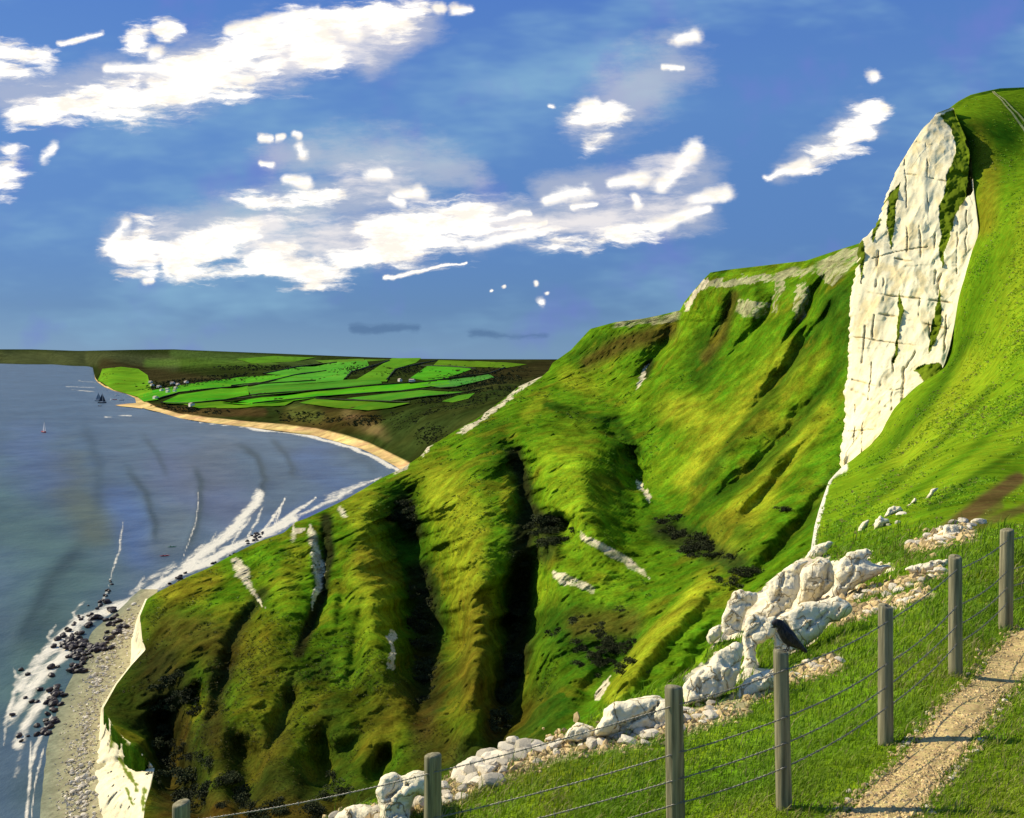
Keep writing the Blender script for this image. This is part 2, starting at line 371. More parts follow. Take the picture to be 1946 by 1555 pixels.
U_BLOBS = [  # darkest blobs paint shade along the gullies and lower slope, over some scrub
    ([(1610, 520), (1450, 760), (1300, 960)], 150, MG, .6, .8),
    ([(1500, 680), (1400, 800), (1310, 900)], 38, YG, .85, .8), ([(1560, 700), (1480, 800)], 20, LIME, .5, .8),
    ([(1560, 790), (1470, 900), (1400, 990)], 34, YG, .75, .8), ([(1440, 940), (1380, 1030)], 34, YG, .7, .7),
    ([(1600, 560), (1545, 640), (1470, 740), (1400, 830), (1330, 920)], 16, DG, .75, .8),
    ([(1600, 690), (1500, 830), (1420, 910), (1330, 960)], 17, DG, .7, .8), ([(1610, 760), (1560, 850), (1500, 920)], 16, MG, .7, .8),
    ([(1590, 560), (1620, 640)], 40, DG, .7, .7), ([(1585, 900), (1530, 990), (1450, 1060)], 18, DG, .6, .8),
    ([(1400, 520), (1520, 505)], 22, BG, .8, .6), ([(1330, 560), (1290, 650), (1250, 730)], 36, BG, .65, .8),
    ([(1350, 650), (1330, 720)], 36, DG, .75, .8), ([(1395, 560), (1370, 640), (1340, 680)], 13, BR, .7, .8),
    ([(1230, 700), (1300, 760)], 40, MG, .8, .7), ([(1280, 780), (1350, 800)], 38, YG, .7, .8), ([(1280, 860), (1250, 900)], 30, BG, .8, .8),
    ([(1270, 625), (1180, 655), (1120, 690)], 22, BR, .8, .7), ([(1235, 690), (1225, 715)], 11, THK_SHADE, .8, .7), ([(1150, 640), (1090, 680)], 16, DG, .6, .8),
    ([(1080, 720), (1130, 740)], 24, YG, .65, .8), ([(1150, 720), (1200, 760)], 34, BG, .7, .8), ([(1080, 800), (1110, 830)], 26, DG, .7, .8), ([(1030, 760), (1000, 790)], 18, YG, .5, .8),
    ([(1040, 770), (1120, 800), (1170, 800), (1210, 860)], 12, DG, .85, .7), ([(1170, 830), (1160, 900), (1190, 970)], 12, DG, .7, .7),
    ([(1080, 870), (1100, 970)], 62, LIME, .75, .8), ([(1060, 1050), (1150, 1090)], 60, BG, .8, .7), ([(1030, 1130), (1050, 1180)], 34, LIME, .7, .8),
    ([(1250, 1000), (1400, 1010)], 34, DG, .7, .8), ([(1260, 1010), (1330, 1040), (1400, 1070)], 30, THK_SHADE, .75, .8),
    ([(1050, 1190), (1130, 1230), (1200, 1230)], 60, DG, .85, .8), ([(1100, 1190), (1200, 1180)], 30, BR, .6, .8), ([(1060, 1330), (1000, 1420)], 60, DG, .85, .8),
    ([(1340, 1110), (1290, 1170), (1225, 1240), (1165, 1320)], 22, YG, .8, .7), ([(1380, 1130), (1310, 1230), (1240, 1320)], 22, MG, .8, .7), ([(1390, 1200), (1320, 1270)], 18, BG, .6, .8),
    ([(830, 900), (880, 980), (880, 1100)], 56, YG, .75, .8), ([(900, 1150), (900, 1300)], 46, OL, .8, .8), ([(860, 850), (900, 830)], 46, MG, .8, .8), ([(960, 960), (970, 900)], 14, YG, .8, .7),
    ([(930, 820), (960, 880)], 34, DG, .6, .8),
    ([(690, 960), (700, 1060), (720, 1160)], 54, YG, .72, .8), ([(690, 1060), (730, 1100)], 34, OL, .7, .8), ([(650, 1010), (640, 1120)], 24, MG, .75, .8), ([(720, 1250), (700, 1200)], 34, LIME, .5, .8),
    ([(760, 960), (790, 1080), (815, 1200), (815, 1330)], 44, DG, .88, .7), ([(770, 960), (790, 1010)], 22, THK_SHADE, .8, .6), ([(800, 1090), (820, 1200), (810, 1320), (800, 1380)], 30, THK_SHADE, .85, .7),
    ([(980, 865), (995, 910), (1000, 960), (1040, 1000)], 20, THK_SHADE, .9, .7), ([(1000, 990), (990, 1100), (980, 1250), (940, 1390)], 30, THK_SHADE, .9, .7), ([(1050, 1000), (1040, 1050)], 30, THK_SHADE, .75, .7),
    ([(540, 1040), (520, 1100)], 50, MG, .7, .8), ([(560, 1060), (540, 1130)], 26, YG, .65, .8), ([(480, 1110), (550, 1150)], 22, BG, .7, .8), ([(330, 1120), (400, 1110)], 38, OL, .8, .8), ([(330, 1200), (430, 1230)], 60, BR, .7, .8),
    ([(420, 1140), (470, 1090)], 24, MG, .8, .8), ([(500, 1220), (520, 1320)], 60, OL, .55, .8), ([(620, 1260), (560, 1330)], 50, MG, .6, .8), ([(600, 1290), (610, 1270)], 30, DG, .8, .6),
    ([(620, 985), (622, 1060), (612, 1130), (590, 1190), (568, 1240)], 13, THK_SHADE, .9, .6), ([(500, 1130), (450, 1200), (430, 1280)], 17, THK_SHADE, .75, .7),
    ([(215, 1330), (270, 1360), (340, 1290)], 46, DG, .92, .6), ([(250, 1280), (300, 1320)], 36, DG, .85, .7), ([(300, 1270), (330, 1400), (350, 1520)], 56, THK_SHADE, .9, .7), ([(420, 1280), (400, 1400)], 26, THK_SHADE, .8, .7),
    ([(350, 1560), (600, 1560), (750, 1560)], 60, THK_SHADE, .85, .8), ([(420, 1450), (560, 1500)], 46, THK_SHADE, .6, .8), ([(430, 1400), (520, 1420)], 40, BR, .5, .8), ([(820, 1420), (900, 1440)], 50, THK_SHADE, .7, .8), ([(760, 1330), (700, 1420)], 40, OL, .5, .8),
    ([(560, 1290), (540, 1400)], 22, THK_SHADE, .45, .8), ([(620, 1350), (640, 1460)], 40, DG, .6, .8),
]
U_CHALK = [  # bare chalk breaking through the turf
    [(1035, 712), (1010, 722), (985, 737), (962, 757), (935, 778), (905, 800), (868, 822), (880, 824), (925, 796), (958, 772), (975, 752), (1010, 730)],
    [(822, 845), (808, 850), (802, 868), (806, 868), (816, 852)],
    [(780, 880), (765, 888), (745, 902), (752, 903), (772, 893)],
    [(588, 992), (596, 1005), (605, 1040), (616, 1075), (610, 1110), (602, 1140), (592, 1165), (598, 1110), (592, 1060), (584, 1015)],
    [(553, 994), (560, 1000), (580, 1003), (572, 1014), (562, 1018), (557, 1030), (552, 1015)],
    [(437, 1060), (450, 1062), (472, 1085), (478, 1110), (500, 1145), (504, 1162), (484, 1130), (462, 1105), (445, 1085)],
    [(742, 1195), (752, 1200), (755, 1215), (746, 1225), (750, 1245), (748, 1275), (736, 1270), (740, 1235), (735, 1215)],
    [(645, 962), (654, 970), (662, 985), (655, 985), (646, 975)],
    [(1100, 1012), (1140, 1030), (1190, 1055), (1225, 1085), (1232, 1102), (1205, 1083), (1160, 1060), (1112, 1032)],
    [(1045, 1085), (1090, 1095), (1130, 1118), (1128, 1130), (1085, 1112), (1048, 1098)],
    [(1205, 905), (1222, 920), (1236, 945), (1238, 958), (1222, 938), (1208, 918)],
    [(1165, 612), (1180, 606), (1230, 604), (1290, 592), (1284, 610), (1230, 616), (1190, 620), (1165, 622)],
    [(1322, 548), (1345, 528), (1350, 534), (1332, 552), (1318, 575), (1303, 592), (1304, 575)],
    [(1400, 570), (1430, 570), (1460, 575), (1455, 600), (1440, 606), (1415, 602), (1405, 590)],
    [(1470, 530), (1490, 525), (1492, 545), (1478, 570), (1470, 590), (1464, 580), (1470, 555)],
    [(1555, 500), (1590, 480), (1632, 468), (1634, 495), (1610, 515), (1585, 545), (1568, 535), (1552, 520)],
    [(1380, 530), (1420, 525), (1440, 528), (1425, 540), (1395, 545)],
    [(1345, 534), (1400, 524), (1470, 516), (1545, 505), (1545, 520), (1470, 532), (1400, 540), (1340, 548)],
    [(1512, 540), (1530, 535), (1538, 560), (1530, 600), (1515, 610), (1505, 580)],
    [(1232, 690), (1225, 715), (1214, 738), (1206, 745), (1216, 715), (1224, 697)],
    [(1130, 1325), (1150, 1295), (1162, 1285), (1158, 1298), (1138, 1330)],
]
vr = np.concatenate([np.arange(452, 700, 1.5), np.arange(700, 1701, 2.5)]); nc = 500
s = np.linspace(0, 1, nc)
uu = UL(vr)[:, None] + (UR(vr) - UL(vr))[:, None] * s[None]; vv = np.repeat(vr[:, None], nc, 1)
dd = under_depth(uu, vv)
G = P(uu, vv, dd)
chm = np.zeros(uu.shape); mut = np.zeros(uu.shape); wq = fbm(G * .12, 4, 77) * 8; wq2 = fbm(G * .12 + 5, 4, 79) * 8
for i, poly in enumerate(U_CHALK):
    m = inside(uu + wq * (1.8 if i in (13, 14, 16, 17, 18) else 1), vv + wq2 * (1.8 if i in (13, 14, 16, 17, 18) else 1), poly)
    if i in (11, 13, 14, 15, 16, 17, 18): mut = np.maximum(mut, m)
    chm = np.maximum(chm, m * (np.where(fbm(G * np.array([.35, .35, .03]), 3, 15) > -.18, .9, .15) if i in (11, 13, 14, 15, 17, 18) else 1. if i not in (8, 9, 13, 14, 16, 17, 18) else .55 + .45 * (fbm(G * .3, 2, 5) > 0)))
dn = (fbm(G * np.array([.03, .03, .02]), 5, 3) * 8 + np.abs(fbm(G * np.array([.06, .06, .025]), 4, 6)) * -6 + fbm(G * .2, 4, 9) * 3.0 + fbm(G * .75, 2, 10) * .7) * (1 - smooth(-s, -.03, 0) )[None]
dn += chm * fbm(G * np.array([.5, .5, .06]), 3, 4) * 1.5
flat = (1 - .6 * smooth(vv, 1300, 1500)) * (1 - .55 * smooth(uu, 1180, 1300) * (1 - smooth(vv, 950, 1050)))
G = P(uu, vv, dd + dn * flat)
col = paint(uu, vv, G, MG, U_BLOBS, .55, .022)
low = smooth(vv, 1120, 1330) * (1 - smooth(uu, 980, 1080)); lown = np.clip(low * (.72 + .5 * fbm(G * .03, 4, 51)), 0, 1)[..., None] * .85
hth_shade = np.array((.030, .030, .005)) + np.array((.045, .018, .001)) * smooth(fbm(G * .06, 4, 57), -.15, .35)[..., None]
col = col * (1 - lown) + hth_shade * lown      # russet heath, with painted shade darkening the low headland
# vegetation patchwork: dry yellow tufts and russet bracken
n1 = fbm(G * .09, 4, 55); n2 = fbm(G * .07 + 3, 4, 66)
col *= (1 + .5 * n1)[..., None]
br = smooth(n2, .12, .45)[..., None] * .5
col = col * (1 - br) + np.array(OL) * .9 * br * (col.sum(-1, keepdims=True) > .12) + col * br * (col.sum(-1, keepdims=True) <= .12)
ck = np.array(CH) * (.8 + .3 * fbm(G * np.array([.6, .6, .05]), 3, 8))[..., None]
ck = ck * (1 - .75 * mut[..., None]) + np.array((.33, .33, .14)) * (.8 + .5 * fbm(G * np.array([.4, .4, .04]), 3, 18))[..., None] * .75 * mut[..., None]
col = col * (1 - chm[..., None]) + ck * chm[..., None]
# back of the skyline falls away to the sea
fold = []
for k in (1., 6., 20., 45., 90., 140.):
    e = G[:, 0].copy(); rel = e - np.array([0, 0, H]); dist = rel[:, 1:2]
    kk = np.minimum(k, e[:, 2:3] + 4)
    q = rel * (1 + .5 * kk / dist) + np.array([0, 0, H]); q[:, 2] -= kk[:, 0]
    fold.append(q)
FG = np.stack(fold[::-1], 1); G2 = np.concatenate([FG, G], 1)
c2 = np.concatenate([np.repeat(col[:, :1] * 0 + np.array(DG), len(fold), 1), col], 1)
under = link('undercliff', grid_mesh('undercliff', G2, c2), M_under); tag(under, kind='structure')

# chalk face at the foot of the headland, above the beach
CB = interp([(1110, 290), (1139, 276), (1171, 262), (1214, 249), (1264, 247), (1300, 219), (1346, 192), (1410, 186), (1471, 178), (1500, 178), (1555, 193), (1700, 230)])
vr3 = np.arange(1138, 1701, 3.); sF = np.linspace(0, 1, 40)
dtop = np.interp(vr3, vr, (dd + dn * flat)[:, 0]); ut, ub = UL(vr3), CB(vr3)
db = sea_d(vr3, 3.)
uf = ub[:, None] + (ut - ub)[:, None] * sF; vf = np.repeat(vr3[:, None], 40, 1)
df = 1 / (1 / db[:, None] + (1 / dtop - 1 / db)[:, None] * sF ** 1.25)
Gf = P(uf, vf, df); env = (np.sin(sF * math.pi) ** .5)[None]
df = df + env * ((fbm(Gf * np.array([.3, .3, .02]), 4, 21) * 3 - np.abs(fbm(Gf * np.array([.5, .5, .03]), 3, 23)) * 2.5)); Gf = P(uf, vf, df)
cf = np.ones(uf.shape + (3,)) * (.95 + .12 * fbm(Gf * np.array([.4, .4, .05]), 3, 2))[..., None]
for line, r in [([(232, 1408), (262, 1440)], 7), ([(240, 1420), (270, 1450)], 5), ([(225, 1440), (250, 1480)], 5), ([(215, 1385), (212, 1420)], 4), ([(245, 1470), (262, 1500)], 5), ([(240, 1500), (252, 1525)], 4), ([(275, 1500), (272, 1540)], 5)]:
    q, t = seg_dist(uf + fbm(Gf * .4, 3, 6) * 6, vf + fbm(Gf * .4 + 4, 3, 6) * 6, line); m = 1 - smooth(q, r * .5, r)
    cf = cf * (1 - m[..., None]) + np.array((.16, .24, .03)) * m[..., None]
back = (Gf[:, -1:] - np.array([0, 0, H])) * 1.07 + np.array([0, 0, H])
face = link('chalk_face', grid_mesh('chalk_face', np.concatenate([Gf, back], 1), np.concatenate([cf, cf[:, -1:]], 1)), M_chalk_far); tag(face, kind='structure')

# ------------------------------------------------------------------ 2 hillside under the viewer's feet, rising to the cliff top
HL = interp([(148, 2420), (160, 2100), (166, 1946), (168, 1900), (174, 1870), (180, 1845), (192, 1822), (205, 1805), (214, 1790), (225, 1795), (330, 1800), (420, 1795), (560, 1770), (680, 1720), (757, 1680), (835, 1635), (872, 1615),
             (888, 1600), (900, 1588), (915, 1575), (940, 1566), (970, 1556), (1000, 1548), (1050, 1540), (1070, 1510), (1090, 1480), (1130, 1428), (1160, 1400), (1200, 1372), (1260, 1330), (1300, 1270), (1330, 1190), (1350, 1150),
             (1380, 1100), (1400, 1072), (1420, 1020), (1440, 960), (1460, 900), (1490, 820), (1500, 760), (1530, 680), (1545, 640), (1600, 560), (1750, 330), (2200, -300), (3000, -1500)])
hill_d = TPS([(1946, 1555, 6.3), (1600, 1555, 6.75), (1490, 1530, 7.15), (1683, 1410, 8.4), (1816, 1275, 10.4), (1910, 1195, 12.6), (1285, 1605, 7.15), (822, 1719, 7.5), (345, 1796, 8.0),
    (1900, 1900, 3.9), (1400, 2000, 4.2), (2300, 2000, 3.6), (2300, 1400, 7.0), (2300, 1100, 14), (973, 2600, 2.4), (-200, 2200, 6.), (-300, 1900, 8.5), (2300, 2600, 2.2), (0, 3000, 2.6), (-1300, 3000, 3.6), (2300, 3000, 1.8),
    (1300, 1480, 8.4), (1100, 1500, 8.8), (1130, 1390, 10.6), (900, 1520, 9.6), (700, 1545, 9.8), (1000, 1430, 10.4), (1330, 1330, 11.), (1400, 1260, 12.8), (1500, 1200, 15.), (1600, 1200, 13.5), (1550, 1300, 11.2),
    (1540, 1060, 28), (1600, 1090, 22), (1700, 1060, 21), (1800, 1030, 20), (1900, 1050, 17), (1660, 1000, 33), (1780, 930, 44), (1548, 1000, 50), (1570, 930, 110), (1600, 888, 196), (1665, 835, 195), (1720, 757, 201), (1795, 690, 203), (1812, 618, 207), (1832, 536, 212), (1860, 434, 219), (1850, 357, 226), (1812, 260, 246), (1795, 214, 258), (1835, 300, 240),
    (1870, 174, 290), (1900, 168, 298), (1946, 166, 306), (2200, 158, 325), (2400, 150, 335), (1720, 880, 100), (1760, 800, 130), (1946, 900, 46), (1946, 800, 78), (1946, 672, 118), (1946, 450, 180), (1946, 280, 235), (1860, 700, 150), (1880, 560, 180), (2300, 900, 40), (2300, 600, 130), (2300, 300, 240), (1600, 560, 240), (1600, 750, 225)])
def hill_bump(p, d):
    return fbm(p * .9, 3, 91) * .045 * smooth(d, 1.5, 4) * (1 - smooth(d, 30, 80)) + fbm(p * .16, 3, 92) * .25 * smooth(d, 12, 40) + fbm(p * .045, 3, 93) * 1.4 * smooth(d, 50, 120)
def hill_point(u, v, up=0.):
    d = hill_d(u, v); p = P(u, v, d); p[..., 2] += hill_bump(p, d) + up; return p
vr = np.concatenate([np.arange(148, 1620, 2.5), 1620 + np.cumsum(np.linspace(3, 40, 64))]); vr = vr[vr < 3000]
sh = np.linspace(0, 1, 420) ** 1.15
uu = HL(vr)[:, None] + (2420 - HL(vr))[:, None] * sh; vv = np.repeat(vr[:, None], len(sh), 1)
dd = hill_d(uu, vv); G = P(uu, vv, dd); edge_in = smooth(sh, 0, .02)[None]
hb = hill_bump(G, dd); G[..., 2] += hb * edge_in
H_BLOBS = [
    ([(1946, 420), (1880, 620), (1800, 760), (1700, 860)], 46, YG, .5, .9), ([(1946, 600), (1850, 760), (1720, 890)], 26, LIME, .6, .9), ([(1946, 800), (1800, 890), (1650, 960)], 40, LIME, .45, .9),
    ([(1900, 260), (1900, 480), (1860, 640)], 44, MG, .6, .9), ([(1870, 500), (1830, 640), (1790, 720), (1730, 800), (1650, 890)], 22, MG, .8, .8), ([(1850, 250), (1880, 330), (1870, 430)], 26, OL, .6, .8),
    ([(1805, 230), (1840, 250), (1830, 330)], 20, DG, .8, .7), ([(1946, 880), (1850, 930), (1760, 990)], 20, MG, .6, .9), ([(1920, 925), (1870, 960), (1800, 1010)], 11, EARTH, .85, .6), ([(1900, 960), (1850, 990)], 9, EARTH, .6, .7),
    ([(1600, 1060), (1700, 1040), (1780, 1050)], 34, MG, .8, .8), ([(1640, 900), (1580, 1000)], 26, BG, .7, .9), ([(1560, 1000), (1545, 1050)], 10, LIME, .6, .8),
    ([(1880, 740), (1770, 860), (1640, 970)], 9, DG, .5, .9), ([(1946, 770), (1840, 860), (1720, 950)], 10, MG, .8, .9), ([(1840, 640), (1790, 730), (1700, 840)], 12, DG, .5, .9), ([(1946, 850), (1860, 905), (1770, 965)], 9, DG, .55, .9), ([(1935, 915), (1870, 955), (1795, 1008)], 15, EARTH, .9, .6), ([(1946, 965), (1890, 985), (1850, 1005)], 9, EARTH, .7, .6), ([(1700, 900), (1640, 960), (1570, 1030)], 12, MG, .7, .9), ([(1500, 1250), (1650, 1150)], 40, MG, .5, .9), ([(1000, 1480), (1250, 1430)], 30, OL, .35, .9), ([(1100, 1560), (1400, 1500)], 40, MG, .4, .9),
    ([(1700, 1560), (1946, 1400)], 46, MG, .35, .9), ([(1546, 960), (1555, 1060)], 8, BG, .8, .8), ([(1450, 1120), (1390, 1200), (1330, 1300)], 24, BG, .8, .9)]
col = paint(uu, vv, G, BG, H_BLOBS, .35, .02, 15)
col *= (1 + .3 * fbm(G * .5, 4, 12) * (1 - smooth(dd, 30, 90)) + .25 * fbm(G * np.array([.08, .08, .02]), 4, 13))[..., None]
SCREE = [([(600, 1600), (720, 1545), (860, 1500), (960, 1455), (1060, 1415)], 26), ([(1060, 1415), (1180, 1400), (1300, 1375), (1400, 1345)], 26), ([(1420, 1330), (1530, 1280), (1590, 1262)], 16), ([(1740, 1040), (1790, 1025), (1840, 1015)], 17),
         ([(1560, 1150), (1680, 1120), (1790, 1085)], 12), ([(1640, 1160), (1760, 1130)], 10), ([(1590, 1180), (1670, 1155)], 10)]
scm = np.zeros(uu.shape)
for line, r in SCREE:
    q, t = seg_dist(uu + fbm(G * 1.3, 3, 14) * 14, vv + fbm(G * 1.3 + 5, 3, 14) * 14, line); scm = np.maximum(scm, 1 - smooth(q, r * .6, r * 1.1))
col = col * (1 - scm[..., None] * .85) + np.array((.42, .34, .19)) * scm[..., None] * .85
OUTCROP = [[(1300, 1320), (1298, 1290), (1330, 1265), (1352, 1235), (1368, 1205), (1372, 1170), (1388, 1130), (1405, 1118), (1440, 1130), (1462, 1090), (1500, 1066), (1540, 1062), (1575, 1058), (1590, 1066), (1620, 1050), (1655, 1042), (1660, 1060), (1650, 1070), (1700, 1075), (1640, 1105), (1610, 1130), (1625, 1150), (1595, 1178), (1560, 1200), (1535, 1225), (1490, 1245), (1480, 1275), (1440, 1285), (1400, 1300), (1350, 1325)],
           [(1150, 1402), (1150, 1370), (1290, 1345), (1310, 1370), (1300, 1395), (1240, 1402)]]
ISLES = [[(1436, 1200), (1452, 1196), (1466, 1205), (1474, 1240), (1470, 1268), (1442, 1270), (1436, 1240)], [(1330, 1258), (1365, 1222), (1412, 1210), (1408, 1225), (1370, 1236), (1340, 1262)], [(1362, 1290), (1372, 1280), (1382, 1300), (1372, 1325), (1358, 1322)], [(1408, 1250), (1420, 1240), (1418, 1270), (1405, 1282)]]
ocm = np.zeros(uu.shape); oj1 = fbm(G * 1.1, 4, 24) * 12; oj2 = fbm(G * 1.1 + 5, 4, 25) * 12
for poly in OUTCROP: ocm = np.maximum(ocm, inside(uu + oj1, vv + oj2, poly))
for poly in ISLES: ocm = np.where(inside(uu + oj1 * .4, vv + oj2 * .4, poly), 0, ocm)
col = col * (1 - ocm[..., None]) + np.array((.74, .63, .40)) * (1 + .25 * fbm(G * 3, 4, 27))[..., None] * ocm[..., None]
rk = np.abs(fbm(G * 1.2, 4, 28)) * .35; G[..., 2] += ocm * (rk - .1) * edge_in
# the bare chalk lip running up to the foot of the cliff
for line, r in [([(1606, 886), (1578, 905), (1566, 935), (1558, 970), (1548, 1010), (1538, 1055)], 7)]:
    q, t = seg_dist(uu, vv, line); m = 1 - smooth(q + 3 * fbm(G * .6, 3, 3), r * .6, r)
    col = col * (1 - m[..., None]) + np.array((.72, .66, .48)) * m[..., None]
fold = []
for k in (.25, .8, 2., 5., 12., 30., 60.):
    e = G[:, 0].copy(); rel = e - np.array([0, 0, H]); dist = rel[:, 1:2]
    q = rel * (1 + .45 * k / dist) + np.array([0, 0, H]); q[:, 2] -= k; fold.append(q)
G2 = np.concatenate([np.stack(fold[::-1], 1), G], 1)
c2 = np.concatenate([np.repeat(col[:, :1], len(fold), 1), col], 1)
# ground carried on behind the viewer
tail = [G2[-1:] + np.array([0, -k, .1 * k]) for k in (2., 8., 40.)]
G2 = np.concatenate([G2] + tail, 0); c2 = np.concatenate([c2] + [c2[-1:]] * 3, 0)
hill = link('hillside', grid_mesh('hillside', G2, c2), M_hill); tag(hill, kind='structure')

# ------------------------------------------------------------------ 3 white chalk cliff
CL = interp([(205, 1806), (214, 1783), (222, 1776), (245, 1755), (270, 1738), (300, 1718), (335, 1704), (370, 1690), (400, 1680), (430, 1666), (455, 1641), (470, 1636), (500, 1636), (530, 1628), (560, 1622), (590, 1621), (640, 1620), (700, 1618), (738, 1613), (752, 1609), (775, 1612), (800, 1612), (840, 1607), (870, 1604), (892, 1600)])
CR = interp([(205, 1812), (222, 1818), (260, 1835), (300, 1846), (357, 1850), (400, 1856), (434, 1860), (473, 1856), (497, 1846), (536, 1834), (584, 1820), (618, 1814), (661, 1805), (690, 1796), (712, 1786), (736, 1762), (757, 1730), (785, 1708), (810, 1694), (835, 1666), (862, 1645), (888, 1632), (892, 1612)])
cliff_d = TPS([(1790, 212, 246), (1738, 270, 242), (1690, 370, 240), (1636, 470, 236), (1622, 600, 228), (1618, 700, 222), (1610, 790, 214), (1604, 885, 200),
    (1835, 260, 236), (1835, 225, 244), (1850, 357, 225), (1860, 434, 218.2), (1834, 536, 211.2), (1814, 618, 206.2), (1796, 690, 202.2), (1730, 757, 200.2), (1666, 835, 194.4), (1630, 888, 195.4), (1740, 450, 228), (1720, 620, 215), (1690, 740, 207)])
vr = np.arange(205, 892, 1.6); sC = np.linspace(0, 1, 170)
uc = CL(vr)[:, None] + (CR(vr) - CL(vr))[:, None] * sC; vc = np.repeat(vr[:, None], len(sC), 1)
jag = vnoise(np.stack([vr / 7, vr * 0, vr * 0], -1), 4) * 2.2 + vnoise(np.stack([vr / 2.5, vr * 0, vr * 0], -1), 5) * 1.1
uc = uc + jag[:, None] * (1 - sC)[None]
dc = cliff_d(uc, vc); Gc = P(uc, vc, dc); env = smooth(np.minimum(sC * 1.5, (1 - sC) * 3), 0, .2)[None]
flute = fbm(Gc * np.array([.16, .16, .009]), 3, 41); ledge = vnoise(np.stack([Gc[..., 2] * .35, Gc[..., 2] * 0, Gc[..., 1] * .01], -1), 43)
block = fbm(np.floor(Gc / np.array([4.5, 4.5, 7.])) * .73, 2, 47)
dc = dc + env * (flute * 1.7 + np.abs(fbm(Gc * np.array([.3, .3, .012]), 3, 42)) * .9 + ledge * .2 + block * .25)
TONGUE = [(1786, 222), (1796, 214), (1815, 208), (1840, 212), (1850, 260), (1847, 330), (1838, 372), (1822, 392), (1812, 420), (1806, 445), (1796, 480), (1790, 512), (1786, 485), (1788, 440), (1785, 395), (1799, 357), (1799, 333), (1817, 290), (1815, 262), (1803, 240)]
GRN = [TONGUE, [(1710, 346), (1708, 372), (1702, 395), (1700, 435), (1692, 475), (1686, 435), (1685, 395), (1692, 368)], [(1664, 420), (1672, 408), (1676, 420), (1668, 440), (1660, 462), (1656, 455)],
       [(1738, 706), (1760, 690), (1785, 688), (1792, 700), (1785, 720), (1765, 738), (1755, 728), (1748, 712)], [(1640, 455), (1645, 470), (1640, 510), (1636, 540), (1634, 500), (1636, 470)],
       [(1785, 545), (1790, 580), (1790, 615), (1778, 650), (1762, 672), (1768, 640), (1776, 600), (1782, 570)], [(1708, 550), (1717, 590), (1710, 630), (1703, 690), (1698, 690), (1704, 630), (1707, 590)], [(1845, 190), (1868, 240), (1862, 300), (1852, 290), (1846, 240)]]
DRK = [[(1830, 215), (1848, 220), (1853, 300), (1846, 370), (1836, 375), (1842, 300), (1835, 250)]]
CRK = [([(1670, 478), (1664, 545)], 2.2), ([(1680, 530), (1678, 570)], 1.8), ([(1748, 430), (1750, 500)], 1.2), ([(1776, 430), (1778, 540)], 1.5), ([(1787, 515), (1782, 560)], 2.6), ([(1750, 545), (1744, 640), (1738, 670), (1722, 700)], 1.7),
       ([(1645, 620), (1638, 690)], 1.8), ([(1662, 600), (1658, 640)], 1.5), ([(1718, 700), (1715, 790)], 2.4), ([(1676, 700), (1672, 790)], 2.2), ([(1665, 795), (1664, 840)], 3.2), ([(1700, 680), (1695, 780)], 1.6), ([(1656, 690), (1650, 760)], 1.2),
       ([(1626, 553), (1690, 562), (1760, 570), (1812, 576)], 1.5), ([(1636, 590), (1690, 600), (1745, 612), (1812, 628)], 1.8), ([(1702, 492), (1760, 500), (1830, 508)], 1.3), ([(1618, 742), (1640, 750), (1684, 772)], 2.8), ([(1620, 722), (1700, 742), (1735, 736)], 1.3),
       ([(1632, 500), (1700, 480), (1760, 470)], .8), ([(1720, 300), (1725, 480)], .9), ([(1760, 250), (1765, 420)], .9), ([(1740, 268), (1815, 285)], 1.0), ([(1720, 330), (1800, 345)], .9), ([(1800, 600), (1795, 680)], 1.4), ([(1820, 420), (1818, 520)], 1.2), ([(1838, 400), (1835, 490)], 1.0),
       ([(1620, 640), (1720, 655), (1806, 660)], .8), ([(1612, 820), (1680, 815)], .9), ([(1640, 800), (1636, 870)], 1.), ([(1625, 770), (1622, 860)], .9), ([(1765, 580), (1770, 690)], 1.)]
cc = np.ones(uc.shape + (3,)) * (.98 + .1 * fbm(Gc * np.array([.3, .3, .03]), 4, 44))[..., None]
stn = smooth(fbm(Gc * np.array([.45, .45, .012]), 4, 53), .02, .4)[..., None]; cc = cc * (1 - .5 * stn) + np.array((.86, .72, .44)) * .5 * stn
jx = fbm(Gc * np.array([.5, .5, .2]), 3, 45) * 5; jy = fbm(Gc * .4, 3, 46) * 5
for line, r in CRK:
    q, t = seg_dist(uc + jx * .8, vc + jy * .5, line); brk = smooth(fbm(Gc * np.array([.22, .22, .22]) + r, 3, 52), -.25, .15); m = (1 - smooth(q, r * .35, r * 1.15)) * .62 * brk; dc = dc + .7 * (1 - smooth(q, 0, r * 2.)) * brk
    cc = cc * (1 - m[..., None]) + np.array((.40, .29, .12)) * m[..., None]
lower = smooth(vc, 720, 880)[..., None] * smooth(uc - CL(vc), 5, 40)[..., None]; cc = cc * (1 - lower * .35) + np.array((.9, .74, .42)) * lower * .35
for poly in GRN:
    m = inside(uc + jx, vc + jy, poly); g = np.array((.13, .21, .012)) * (1 + .5 * fbm(Gc * np.array([.4, .4, .15]), 4, 48))[..., None]
    cc = np.where(m[..., None], g, cc); dc = dc + np.where(m, fbm(Gc * .5, 3, 50) * 1.6, 0)
for poly in DRK:
    m = inside(uc + jx, vc + jy, poly); cc = np.where(m[..., None], np.array((.045, .045, .008)), cc); dc = dc + np.where(m, 1.5, 0)
Gc = P(uc, vc, dc)
bl = Gc[:, :1].copy(); bl[..., 0] += 3; bl[..., 1] += 10; bl2 = bl.copy(); bl2[..., 0] += 30; bl2[..., 1] += 30
br_ = Gc[:, -1:].copy(); br_[..., 0] += 2.; br_[..., 1] += 6
